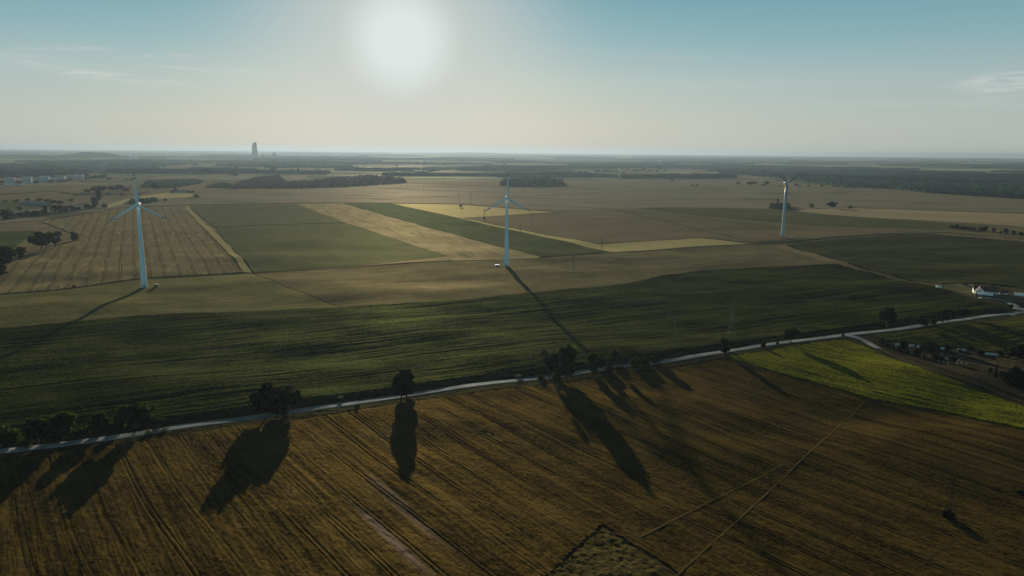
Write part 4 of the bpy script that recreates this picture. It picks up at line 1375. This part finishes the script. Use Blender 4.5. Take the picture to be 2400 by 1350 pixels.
# ---------------------------------------------------------------- pylons and power lines
def pylon_mesh(H, arms, base=2.6):
    b = MB()
    waist, top = H * .62, H
    def half(z):
        return base * (1 - z / waist) + .75 * (z / waist) if z < waist else .75 - .35 * (z - waist) / (top - waist)
    zs = [0, H * .16, H * .31, H * .44, H * .54, waist, H * .72, H * .82, H * .91, H]
    for z0, z1 in zip(zs, zs[1:]):
        a, c = half(z0), half(z1)
        P0 = [(-a, -a, z0), (a, -a, z0), (a, a, z0), (-a, a, z0)]
        P1 = [(-c, -c, z1), (c, -c, z1), (c, c, z1), (-c, c, z1)]
        for k in range(4):
            b.bar(P0[k], P1[k], .085)
            j = (k + 1) % 4
            b.bar(P0[k], P1[j], .05)
            b.bar(P0[j], P1[k], .05)
            b.bar(P1[k], P1[j], .05)
    m = bpy.data.meshes.new('lattice_mast')
    b.b.to_mesh(m)
    b.b.free()
    m.materials.append(STEEL)
    am = []
    for z, w in arms:
        b = MB()
        for s in (-1, 1):
            b.bar((0, -.45, z), (s * w, 0, z), .07)
            b.bar((0, .45, z), (s * w, 0, z), .07)
            b.bar((0, 0, z + 1.5), (s * w, 0, z), .09)
            for q in (.35, .7):
                b.bar((s * w * q, 0, z), (s * w * q, 0, z + 1.5 * (1 - q)), .07)
        a = bpy.data.meshes.new('cross_arm')
        b.b.to_mesh(a)
        b.b.free()
        a.materials.append(STEEL)
        ins = MB()
        for s in (-1, 1):
            ins.bar((s * w, 0, z), (s * w, 0, z - 1.8), .12, 6)
        i_ = bpy.data.meshes.new('insulator')
        ins.b.to_mesh(i_)
        ins.b.free()
        i_.materials.append(GLASS)
        am.append((a, i_))
    fb = MB()
    for sx in (-1, 1):
        for sy in (-1, 1):
            fb.box((sx * base, sy * base, .1), (1.1, 1.1, .9))
    f = bpy.data.meshes.new('footing')
    fb.b.to_mesh(f)
    fb.b.free()
    f.materials.append(GREY)
    return m, am, f


ARMS_A = [(33, 5.0), (28.5, 7.0), (24, 5.6)]
ARMS_B = [(24.5, 3.2), (21.5, 4.6)]
MA = pylon_mesh(37, ARMS_A, 3.4)
MBm = pylon_mesh(27, ARMS_B, 2.4)


def pylon(p, data, rz, label, group):
    e = empty('pylon', (p.x, p.y, p.z - .3), rz)
    tag(e, label, 'pylon', group)
    m, am, f = data
    lm = link('lattice_mast', m, None, e)
    link('footing', f, None, e)
    arms_ = []
    for a, i_ in am:
        arm = link('cross_arm', a, None, e)
        arms_.append(arm)
        link('insulator', i_, None, arm)
    if 'dark' in label and 'plinth' not in label:
        e.scale = (.8, .8, .8)
        for o in [lm] + arms_:
            o.material_slots[0].link = 'OBJECT'
            o.material_slots[0].material = DARKSTEEL


lineA = [(900, 398), (985, 418), (1040, 436), (1104, 476), (1247, 531), (1410, 606), (1714, 792)]
lineB = [(880, 420), (955, 438), (992, 446), (1077, 474), (1135, 512), (1219, 556), (1343, 636), (1580, 806), (2226, 1218)]
lab_A = ['tall pylon barely seen at the far end of the line', 'tall hazy pylon, second at the far end', 'tall hazy pylon beside the glinting wires',
         'tall pylon between the yellow field and the glinting wires', 'tall pylon on a dark plinth beside the middle turbine',
         'tall pylon at the corner of the pale yellow strip', 'tall pylon standing in the maize field']
lab_B = ['short hazy pylon at the end of the long brown wood', 'short pylon glinting beside the brown wood tip', 'short pylon with a bush, in the brown field',
         'short pylon above the pale yellow field', 'short pylon behind the middle turbine blade tip', 'short pale pylon in the deep green strip',
         'short pylon with bright bracing in the brown stubble', 'short pylon in the maize close to the road', 'short dark pylon in the wheat with scrub at its foot']


def power_line(pix, data, arms, labs, group, wire_names, r=.05):
    P = [at(*q) for q in pix]
    # runs on past the frame
    last = P[-1] + (P[-1] - P[-2])
    first = P[0] + (P[0] - P[1])
    for p in (first, last):
        p.z = float(terrain(p.x, p.y))
    A = [first] + P + [last]
    rot = []
    for i, p in enumerate(A):
        d = A[min(i + 1, len(A) - 1)] - A[max(i - 1, 0)]
        rot.append(math.atan2(d.y, d.x) - Z90)
    for i, p in enumerate(P):
        pylon(p, data, rot[i + 1], labs[i], group)
    k = 0
    for z, w in arms:
        for s in (-1, 1):
            mb = bmesh.new()
            prev = None
            for i in range(len(A) - 1):
                ends = []
                for q in (i, i + 1):
                    c, sn = math.cos(rot[q]), math.sin(rot[q])
                    ends.append(Vector((A[q].x + s * w * c, A[q].y + s * w * sn, A[q].z - .3 + z - 1.8)))
                a, b = ends
                L = (b - a).length
                n = 14
                sag = min(9.0, L * .022)
                for j in range(n + (1 if i == len(A) - 2 else 0)):
                    t = j / n
                    pt = a.lerp(b, t) - Vector((0, 0, sag * 4 * t * (1 - t)))
                    rad = r
                    nd = (b - a).normalized().cross(Vector((0, 0, 1)))
                    ring = [mb.verts.new(pt + nd * rad * math.cos(x) + Vector((0, 0, rad * math.sin(x)))) for x in (0, 2.09, 4.19)]
                    if prev:
                        for x in range(3):
                            mb.faces.new((prev[x], prev[(x + 1) % 3], ring[(x + 1) % 3], ring[x]))
                    prev = ring
            me = bpy.data.meshes.new('power_cable')
            mb.to_mesh(me)
            mb.free()
            tag(link('power_cable', me, ALU), wire_names[k], 'power cable', 'cables of ' + group)
            k += 1


sd = ['turbine side', 'forest side']
power_line(lineA, MA, ARMS_A, lab_A, 'tall pylons of the main power line',
           ['%s glinting cable of the tall pylons, %s' % (h, s) for h in ('uppermost', 'middle', 'lowest') for s in sd], .02)
power_line(lineB, MBm, ARMS_B, lab_B, 'short pylons of the second power line',
           ['%s thin cable of the short pylons, %s' % (h, s) for h in ('upper', 'lower') for s in sd], .015)

# wooden poles by the road
for (x, y, h, l) in ((690, 965, 16, 'thin wooden pole behind the pair of dark trees'), (2182, 763, 12, 'thin pale pole beside the brownish roadside tree')):
    p = at(x, y)
    e = empty('roadside_pole', (p.x, p.y, p.z - .3))
    tag(e, l, 'pole')
    hh = h * px_size(p)
    MB().bar((0, 0, 0), (0, 0, hh), .16, 8, .11).build('post', WOODP, e)
    MB().bar((-.9, 0, hh - .5), (.9, 0, hh - .5), .08, 6).build('cross_arm', WOODP, e)


# ---------------------------------------------------------------- farm on the right
def gable_house(loc, rz, L, Wd, eave, ridge, wall, roof, name, label, cat, wins=(), door=True, chimney=True, group=None):
    e = empty(name, loc, rz)
    tag(e, label, cat, group)
    b = MB()
    b.rings([[(x, -Wd / 2, 0), (x, Wd / 2, 0), (x, Wd / 2, eave), (x, 0, ridge), (x, -Wd / 2, eave)] for x in (-L / 2, L / 2)])
    b.build('wall', wall, e)
    o = .6
    r = MB()
    sl = (ridge - eave) / (Wd / 2)
    zo = eave - sl * o
    r.rings([[(x, -Wd / 2 - o, zo + .05), (x, 0, ridge + .05), (x, Wd / 2 + o, zo + .05), (x, Wd / 2 + o, zo + .3), (x, 0, ridge + .32), (x, -Wd / 2 - o, zo + .3)]
             for x in (-L / 2 - o, L / 2 + o)])
    rf = r.build('roof', roof, e)
    if chimney:
        MB().box((L * .18, Wd * .1, ridge + .2), (.9, .9, 2.0)).build('chimney', ROOF, rf)
    for (x, y, z, w, h, ax) in wins:
        s = (w, .12, h) if ax == 'y' else (.12, w, h)
        f = MB().box((x, y, z), s).build('window', PLASTER, e)
        s2 = (w * .8, .16, h * .8) if ax == 'y' else (.16, w * .8, h * .8)
        MB().box((x, y, z), s2).build('pane', GLASS, f)
    if door:
        MB().box((L * .05, -Wd / 2 - .03, 1.15), (1.2, .14, 2.3)).build('door', DGREY, e)
    return e


hp = at(2318, 690)
hs = px_size(hp)
house = gable_house((hp.x, hp.y + 9, hp.z - .2), R(-24), 25, 13, 3.6, 8.6, PLASTER, ROOF, 'farmhouse', 'white farmhouse with a dark red roof and a gabled cross wing', 'house',
                    wins=[(-9, -6.52, 1.9, 1.5, 1.5, 'y'), (-4, -6.52, 1.9, 1.5, 1.5, 'y'), (6, -6.52, 1.9, 1.8, 1.5, 'y'), (10, -6.52, 1.9, 1.5, 1.5, 'y'),
                          (12.52, 0, 5.2, 1.4, 1.4, 'x'), (12.52, -3, 1.9, 1.6, 1.5, 'x')])
# gabled cross wing facing the yard side
b = MB()
b.rings([[(-11.5, y, 0), (-2.5, y, 0), (-2.5, y, 4.2), (-7, y, 8.4), (-11.5, y, 4.2)] for y in (-10.5, -6.4)])
b.build('gable_wing', PLASTER, house)
b = MB()
b.rings([[(-12.1, y, 3.7), (-7, y, 8.5), (-1.9, y, 3.7), (-1.9, y, 3.95), (-7, y, 8.78), (-12.1, y, 3.95)] for y in (-11.1, -3.0)])
b.build('wing_roof', ROOF, house)
f = MB().box((-7, -10.52, 3.0), (3.6, .14, 3.2)).build('window', DGREY, house)
MB().box((-7, -10.55, 3.0), (3.1, .16, 2.7)).build('pane', GLASS, f)


def trailer(px, py, L, rz, label, tractor=False):
    p = at(px, py)
    e = empty('semi_trailer', (p.x, p.y, p.z), rz)
    tag(e, label, 'trailer', 'white trailers in the farm yard')
    MB().box((0, 0, 2.75), (L, 2.6, 2.9), bev=.08).build('cargo_box', TARP, e)
    MB().box((0, 0, 1.15), (L * .98, 1.2, .28)).build('chassis', DGREY, e)
    for x in (-L * .42, -L * .33, -L * .24):
        for s in (-1, 1):
            w = MB().bar((x, s * .85, .52), (x, s * 1.25, .52), .52, 18).build('wheel', BLACK, e)
            MB().bar((x, s * 1.24, .52), (x, s * 1.28, .52), .28, 12).build('rim', STEEL, w)
    for s in (-1, 1):
        MB().box((L * .25, s * .8, .6), (.15, .15, 1.2)).build('landing_leg', STEEL, e)
    if tractor:
        x0 = L / 2 + 1.9
        t = empty('lorry_cab', (p.x + (x0) * math.cos(rz), p.y + x0 * math.sin(rz), p.z), rz)
        tag(t, 'dark lorry cab coupled to the trailer by the farmhouse', 'lorry')
        b = MB()
        b.rings([[(-1.1, y, 1.0), (1.15, y, 1.0), (1.2, y, 2.1), (.85, y, 3.5), (-1.1, y, 3.7)] for y in (-1.22, 1.22)])
        cab = b.build('cab', DGREY, t)
        MB().box((1.08, 0, 2.65), (.12, 2.1, .9)).build('windscreen', GLASS, t)
        MB().box((-.6, 0, .85), (4.6, 1.0, .3)).build('chassis', DGREY, t)
        for x in (.6, -2.2):
            for s in (-1, 1):
                MB().bar((x, s * .85, .52), (x, s * 1.25, .52), .52, 18).build('wheel', BLACK, t)


trailer(2310, 694, 15.5, R(-30), 'white trailer parked by the farmhouse with a cab coupled', True)
trailer(2400, 696, 20, R(-30), 'white trailer parked alone, cut off by the photo edge')


def car(px, py, rz, L, Wd, Hh, mat, label, cat, name, van=False):
    p = at(px, py)
    e = empty(name, (p.x, p.y, p.z), rz)
    tag(e, label, cat)
    b = MB()
    if van:
        pr = [(-L / 2, .45), (L / 2 - .1, .45), (L / 2, 1.0), (L / 2 - .9, 1.25), (L / 2 - 1.7, Hh), (-L / 2 + .1, Hh)]
    else:
        pr = [(-L / 2, .4), (L / 2, .4), (L / 2, .8), (L / 2 - 1.0, .95), (L / 2 - 1.8, Hh), (-L / 2 + .7, Hh), (-L / 2, .95)]
    b.rings([[(x, y, z) for x, z in pr] for y in (-Wd / 2, Wd / 2)])
    b.build('body', mat, e)
    g = MB()
    g.box((0, 0, Hh * .78), (L * .5, Wd + .03, Hh * .24))
    g.build('window', GLASS, e)
    for x in (-L * .31, L * .31):
        for s in (-1, 1):
            w = MB().bar((x, s * (Wd / 2 - .2), .34), (x, s * (Wd / 2 + .02), .34), .34, 16).build('wheel', BLACK, e)
            MB().bar((x, s * (Wd / 2 + .01), .34), (x, s * (Wd / 2 + .04), .34), .2, 10).build('rim', STEEL, w)


car(2201, 675, R(-20), 7.2, 2.3, 2.9, TARP, 'white van parked at the meadow end by the track', 'van', 'van', True)
car(2299, 700, R(-25), 4.4, 1.8, 1.45, TARP, 'small white car in front of the coupled trailer', 'car', 'car')
# meadow fence with a timber shed at its end
fp0, fp1 = at(2208, 669), at(2258, 663)
e = empty('wooden_fence', fp0)
tag(e, 'long pale timber fence along the meadow edge', 'fence')
d = fp1 - fp0
n = 14
for k in range(n + 1):
    q = d * (k / n)
    MB().box((q.x, q.y, .8 + q.z), (.18, .18, 1.7)).build('post', WOODP, e)
MB().bar((0, 0, 1.5), (d.x, d.y, 1.5 + d.z), .09).bar((0, 0, .9), (d.x, d.y, .9 + d.z), .09).build('rail', PALE, e)
p = at(2262, 668)
gable_house((p.x, p.y, p.z - .2), R(20), 7, 5, 2.2, 3.6, WOODP, ROOF, 'garden_shed', 'small brown timber shed at the meadow fence end', 'shed', chimney=False)
p = at(2356, 691)
gable_house((p.x, p.y + 4, p.z - .2), R(-30), 9, 7, 2.8, 4.4, PLASTER, ROOF, 'garage', 'low white garage between the farmhouse and the parked trailer', 'garage', chimney=False,
            wins=[(-2, -3.52, 1.5, 2.4, 2.0, 'y')])

# ---------------------------------------------------------------- cemetery
sheet('meadow', poly([(2066, 810), (2090, 803), (2230, 817), (2340, 829), (2420, 842), (2600, 860), (2600, 985), (2420, 940), (2330, 906), (2200, 862), (2110, 830)]),
      crop_mat('dry cemetery grass', (0.022, 0.020, 0.012), (0.055, 0.047, 0.029), streak=(3, 6), fine=1.2, patch=12), .15)
strip('path', W2((2190, 822), (2250, 838), (2300, 853), (2350, 868), (2400, 884)), 2.0, TRACK, .22, step=4, label='pale cemetery path')
strip('path', W2((2262, 833), (2330, 852), (2400, 868)), 2.4, TRACK, .23, step=4)
wl = [(2094, 2110, 809, 'first pale wall panel from the junction, behind the thin conifer'), (2132, 2143, 812, 'second pale wall panel, between dark shrubs'),
      (2150, 2160, 814, 'short third pale wall panel behind the dense shrub'), (2204, 2214, 818.5, 'small teal wall panel behind the long hedge shrub'),
      (2244, 2264, 822, 'pale wall panel joining the grey gate'), (2284, 2289, 826.5, 'narrowest pale wall panel, beside the round dark shrub'),
      (2308, 2340, 831, 'longest pale wall panel, last along the cemetery')]
for x0, x1, y, l in wl:
    a, c = at(x0, y + 1), at(x1, y + 1 + (x1 - x0) * .09)
    e = empty('wall_panel', a)
    tag(e, l, 'wall', 'pale cemetery wall panels')
    d = c - a
    L = math.hypot(d.x, d.y)
    rz = math.atan2(d.y, d.x)
    MB().box((d.x / 2, d.y / 2, 1.1), (L, .25, 2.4), rz).build('panel', PANEL, e)
    MB().box((d.x / 2, d.y / 2, 2.4), (L + .2, .45, .2), rz).build('coping', GREY, e)
p = at(2250, 840)
e = empty('cemetery_gate', p, R(-20))
tag(e, 'grey gate with a crossbeam in front of the cemetery wall', 'gate')
for s in (-1, 1):
    MB().box((s * 1.4, 0, 1.6), (.4, .4, 3.4)).build('post', STONE, e)
MB().box((0, 0, 3.5), (3.8, .5, .4)).build('beam', STONE, e)
gl = []
ords = ['first', 'second', 'third', 'fourth', 'fifth', 'sixth']
for row, (x0, y0, x1, y1) in enumerate(((2204, 836, 2244, 840), (2212, 842, 2250, 846), (2200, 849, 2222, 853), (2244, 850, 2266, 853))):
    nm = ['row by the wall', 'middle row', 'row beside the blunt conifer', 'row beside the round shrub'][row]
    nn = 6 if row < 2 else 3
    for k in range(nn):
        gl.append((x0 + (x1 - x0) * k / (nn - 1), y0 + (y1 - y0) * k / (nn - 1), '%s grave of the cemetery %s' % (ords[k], nm)))
for k, (x, y, l) in enumerate(gl):
    p = at(x, y)
    e = empty('grave', (p.x, p.y, p.z + .1), R(-20))
    tag(e, l, 'grave', 'graves in the cemetery')
    mt = STONE
    MB().box((0, 0, .25), (1.2, 2.3, .5), bev=.05).build('slab', STONE, e)
    MB().box((0, 1.05, .95), (1.1, .22, 1.4), bev=.06).build('headstone', mt, e)
for x, y, l in ((2206, 838, 'tall cross stone by the blunt conifer'), (2075, 800, 'small cross stone above the junction shrub'), (2372, 862, 'cross stone above the corner thicket')):
    p = at(x, y)
    e = empty('cross_stone', (p.x, p.y, p.z))
    tag(e, l, 'cross')
    MB().box((0, 0, .4), (1.4, .9, .9)).build('plinth', STONE, e)
    MB().box((0, 0, 2.3), (.45, .35, 3.2)).box((0, 0, 3.0), (1.6, .33, .42)).build('cross', STONE, e)

# ---------------------------------------------------------------- far buildings
def window_facade(name, c):
    m, t = new_mat(name)
    tc = t.n('ShaderNodeTexCoord')
    br = t.n('ShaderNodeTexBrick', offset=0.0, ins={'Vector': t.n('ShaderNodeMapping', ins={'Vector': tc.outputs['Object'], 'Rotation': (R(90), 0, 0)}).outputs[0],
                                                    'Color1': (.06, .07, .08, 1), 'Color2': (.09, .1, .1, 1), 'Mortar': (*c, 1), 'Scale': 1.0, 'Mortar Size': .85,
                                                    'Brick Width': 3.2, 'Row Height': 2.9})
    p = t.n('ShaderNodeBsdfPrincipled', ins={'Base Color': br.outputs[0], 'Roughness': .7})
    t.n('ShaderNodeOutputMaterial', ins={0: p})
    return m


FAC = window_facade('flats facade', (.36, .42, .41))
FACB = window_facade('beige flats facade', (.34, .34, .29))
for k, (x0, x1, yt, yb, l) in enumerate([
        (11, 33, 416, 431, 'pale tower block at the start of the estate'), (34, 50, 419, 430, 'low block set back between two pale blocks'),
        (52, 72, 415, 431, 'grey wide block beside a dark tree'), (75, 91, 419, 428, 'low long block with trees in front'),
        (93, 113, 413, 427, 'pale cube block standing alone'), (118, 128, 416, 424, 'small block after the pale cube block'),
        (130, 149, 412, 425, 'pale block opening the long terrace'), (150, 154, 413, 423, 'narrow link block in the terrace'), (155, 174, 410, 421, 'beige middle block of the terrace'),
        (175, 194, 409, 420, 'last pale block of the terrace')]):
    a, c = at(x0, yb), at(x1, yb)
    s = px_size(a)
    h = (yb - yt) * s
    e = empty('apartment_block', ((a.x + c.x) / 2, (a.y + c.y) / 2 + 8, a.z - 1), R(10))
    tag(e, l, 'flats', 'apartment blocks of the estate')
    MB().box((0, 0, h / 2), ((x1 - x0) * s, 14, h)).build('facade', FACB if k in (8, 1, 3) else FAC, e)
    MB().box((0, 0, h + .4), ((x1 - x0) * s + .8, 14.8, .8)).build('roof', GREY, e)
for k, (x, y, h, w, l) in enumerate([(4, 432, 10, 12, 'dark tree before the first tower block'), (44, 432, 9, 12, 'dark tree between the first blocks and the grey block'), (82, 430, 7, 14, 'low tree in front of the low long block'),
                                     (120, 429, 8, 12, 'dark tree beside the pale cube block'), (145, 428, 7, 20, 'spreading tree before the long terrace'), (160, 426, 8, 14, 'tree before the beige terrace block'),
                                     (205, 422, 8, 14, 'tree at the end of the terrace'), (222, 421, 10, 14, 'brown round tree past the terrace'), (240, 421, 12, 18, 'brown taller tree past the terrace'), (255, 423, 8, 12, 'small tree ending the clump past the terrace'),
                                     (193, 427, 4, 5, 'tiny bush in the field before the terrace')]):
    tree(x, y, h, w, 'round', LEAF_DARK, l, 'tree', 'trees around the estate')
a, c = at(8, 433), at(62, 433)
e = empty('long_shed', ((a.x + c.x) / 2, (a.y + c.y) / 2, a.z - .5), R(0))
tag(e, 'very long low white shed in front of the tower blocks', 'shed')
L = (c - a).length
MB().box((0, 0, 2), (L, 10, 4)).build('wall', WHITE, e)
MB().box((0, 0, 4.2), (L + .6, 11, .4)).build('roof', WHITE, e)
# teal sheds in the meadow
for (x, y, w, l) in ((62, 479, 30, 'teal-roofed shed at the start of the row among trees'), (82, 481, 26, 'teal-roofed shed in the middle of the row among trees'), (103, 482, 22, 'teal-roofed shed at the end of the row among trees')):
    p = at(x, y)
    s = px_size(p)
    gable_house((p.x, p.y + 8, p.z - .3), R(6), w * s, 14, 5, 8.5, TEALROOF, TEALROOF, 'farm_shed', l, 'shed', chimney=False)
for k, (x, y, h, w) in enumerate([(38, 476, 9, 12), (65, 472, 8, 10), (92, 473, 8, 14), (112, 475, 9, 14), (125, 478, 10, 14), (140, 480, 11, 16), (12, 475, 6, 12)]):
    tree(x, y, h, w, 'round', LEAF_DARK, '%s tree around the teal-roofed sheds' % rw[k], 'tree', 'trees around the teal sheds')
p = at(424, 452)
gable_house((p.x, p.y, p.z - .3), R(8), 44, 14, 6, 10, BLOCKB, ROOF, 'farm_barn', 'low barn beside the pale yellow field', 'barn', chimney=False)
for k, (x, y, h, w) in enumerate([(405, 452, 7, 12), (412, 450, 12, 8), (440, 451, 6, 14), (452, 451, 5, 12)]):
    tree(x, y, h, w, 'bush', LEAF_DARK, '%s tree around the low barn' % rw[k], 'tree', 'trees around the low barn')


def far_box(px, yb, wpx, hpx, mat, name, label, cat, roofm=None, pitch=.3, group=None):
    p = at(px, yb)
    s = px_size(p)
    gable_house((p.x, p.y, p.z - .5), R(4), wpx * s, wpx * s * .5, hpx * s * (1 - pitch), hpx * s, mat, roofm or mat, name, label, cat, chimney=False, door=False, group=group)


for (x, y, w, h, l) in ((949, 384, 6, 3, 'bright far shed at the start of the white cluster'), (973, 383, 7, 2.5, 'low far shed in the white cluster'), (988, 383, 8, 4, 'brightest far shed of the white cluster'),
                        (1004, 383, 7, 4, 'far shed ending the white cluster'), (988, 398, 4, 2, 'small white far house below the white cluster'), (730, 373, 5, 3, 'small bright far house near the church'),
                        (774, 366, 6, 2, 'white far hall on the ridge, first'), (787, 366, 7, 2, 'white far hall on the ridge, second'), (1032, 383, 3, 2, 'lone pale far house past the white cluster'),
                        (1080, 388, 4, 2.5, 'pale far house before the tree belt'), (315, 374, 20, 4, 'pale factory hall under the smoke'), (340, 375, 10, 4, 'teal factory hall beside the smoke'),
                        (1745, 399, 9, 2, 'pale far hall at the forest corner')):
    far_box(x, y, w, h, WHITE if 'teal' not in l else TEALROOF, 'far_shed', l, 'shed', GLINT if 'teal' not in l else TEALROOF, .12)
r4 = random.Random(11)
for k in range(26):
    x, y = r4.choice([(r4.uniform(420, 900), r4.uniform(378, 400)), (r4.uniform(1000, 1560), r4.uniform(376, 398)), (r4.uniform(20, 330), r4.uniform(386, 404)),
                      (r4.uniform(1600, 2380), r4.uniform(374, 392))])
    far_box(x, y, r4.uniform(2, 4), r4.uniform(1.2, 2), r4.choice([WHITE, PLASTER, BLOCKB]), 'far_house', 'pale hazy speck of a house far across the plain', 'house', r4.choice([GLINT, ROOF, GREY]), .4, 'specks of houses far across the plain')
for k in range(70):
    x, y = r4.choice([(r4.uniform(400, 940), r4.uniform(378, 404)), (r4.uniform(960, 1620), r4.uniform(378, 398)), (r4.uniform(1640, 2390), r4.uniform(374, 390))])
    q = r4.uniform(2.2, 5)
    tree(x, y, q, q * r4.uniform(1, 2.2), 'round', LEAF_OLIVE, 'hazy dot of a tree far across the plain', 'tree', 'hazy dots of trees far across the plain')
# church with a steeple
p = at(708, 403)
s = px_size(p)
e = empty('church', (p.x, p.y, p.z - .5), R(10))
tag(e, 'pale church with a pointed steeple far across the plain', 'church')
MB().box((0, 0, 3.5 * s / 2), (8 * s, 4 * s, 3.5 * s)).build('nave', PLASTER, e)
MB().rings([[(x, -2 * s, 3.5 * s), (x, 0, 6 * s), (x, 2 * s, 3.5 * s)] for x in (-4.1 * s, 4.1 * s)]).build('roof', GREY, e)
MB().box((-3 * s, -2.2 * s, 4.5 * s), (2 * s, 2 * s, 9 * s)).build('tower', PLASTER, e)
MB().bar((-3 * s, -2.2 * s, 9 * s), (-3 * s, -2.2 * s, 14 * s), 1.2 * s, 4, .02).build('spire', GREY, e)
# industrial tower on the skyline
p = at(598, 369)
s = px_size(p)
e = empty('industrial_tower', (p.x, p.y, p.z - 1))
tag(e, 'tall industrial tower with a slanted top, highest on the skyline', 'tower')
b = MB()
n = 14
def sq(w, d_, z, ox=0):
    return [(ox - w, -d_, z), (ox + w, -d_, z), (ox + w, d_, z), (ox - w, d_, z)]
b.rings([sq(6.6 * s, 5 * s, 0), sq(5.6 * s, 5 * s, 6 * s), sq(5.0 * s, 4.6 * s, 12 * s, -.3 * s), sq(4.5 * s, 4.4 * s, 18 * s, -.3 * s), sq(4.3 * s, 4.2 * s, 26 * s, -.5 * s), sq(4.0 * s, 4 * s, 30 * s, -.3 * s),
         sq(1.8 * s, 3 * s, 34 * s, .9 * s)])
b.build('shaft', PLANT, e)
MB().box((2.0 * s, 0, 34.5 * s), (1.2 * s, 1.6 * s, 3 * s)).build('roof_cabin', PLANT, e)
for z in (8, 14, 20, 25):
    MB().box((-.3 * s, -4.9 * s, z * s), (8.9 * s, 1.2 * s, .5 * s)).build('gallery', STEEL, e)
for (x, z) in ((-2, 22), (1.5, 17), (-1, 28), (2, 24), (1, 11)):
    MB().box((x * s, -4.5 * s, z * s), (2.2 * s, .8 * s, 2.6 * s)).build('opening', DGREY, e)
MB().box((-8 * s, 0, 3 * s), (10 * s, 6 * s, 6 * s)).build('mill_hall', PLANT, e)
MB().rings([sq(17 * s, 5 * s, 0), sq(9 * s, 5 * s, 4 * s)]).build('base_heap', PLANT, e)
for (x, w, h, tw, th, l) in ((643, 22, 7, 4, 12, 'lower plant building with a stepped tower'), (616, 8, 2, 4, 6.5, 'small hopper building between the two plant towers')):
    p = at(x, 369)
    s = px_size(p)
    e = empty('plant_building', (p.x, p.y, p.z - 1))
    tag(e, l, 'plant')
    MB().rings([sq(w / 2 * s, 4 * s, 0), sq(w / 4 * s, 4 * s, h * s)]).build('hall', PLANT, e)
    MB().box((0, 0, th / 2 * s), (tw * s, tw * s, th * s)).build('tower', PLANT, e)
    MB().box((0, 0, th * s), (tw * 1.25 * s, tw * 1.1 * s, 1.0 * s)).build('roof', GREY, e)
# chimney and its steam
p = at(302, 373)
s = px_size(p)
e = empty('factory_chimney', (p.x, p.y, p.z - 1))
tag(e, 'thin dark factory chimney beside the white steam', 'chimney')
MB().bar((0, 0, 0), (0, 0, 9 * s), .9 * s, 12, .5 * s).build('stack', PLANT, e)
MB().bar((0, 0, 8.8 * s), (0, 0, 9.3 * s), .65 * s, 12).build('rim', DGREY, e)
p = at(315, 371)
V, Q = leaf_cloud([(0, 0, 2.5, 1.2, 1.2, 2), (.3, 0, 5, 1.6, 1.4, 2), (.9, 0, 8, 1.9, 1.6, 2.2), (1.3, 0, 10.5, 1.5, 1.2, 1.8)], 500, .5, 3)
o = link('smoke', np_mesh('smoke', V * s, Q, False), leaf_mat('white steam', (.75, .75, .75), (.85, .85, .85), .5))
o.location = p
structure(o, 'stuff', 'white steam rising by the factory chimney')
# thin mast far on the skyline
p = at(1612, 372)
s = px_size(p)
e = empty('radio_mast', (p.x, p.y, p.z - 1))
tag(e, 'thin radio mast on the skyline', 'mast')
MB().bar((0, 0, 0), (0, 0, 11 * s), .35 * s, 6, .12 * s).build('mast', DGREY, e)

# ---------------------------------------------------------------- haze
hb = MB()
hb.box((0, 0, 112), (120000, 120000, 260))
m_, t_ = new_mat('evening haze')
pv = t_.n('ShaderNodeVolumePrincipled', ins={'Color': (0.156, 0.212, 0.268, 1), 'Density': 1 / 29000., 'Anisotropy': 0.46})
t_.n('ShaderNodeOutputMaterial', ins={'Volume': pv})
hz = hb.build('haze', m_)
structure(hz, 'stuff', 'thin evening haze over the plain')
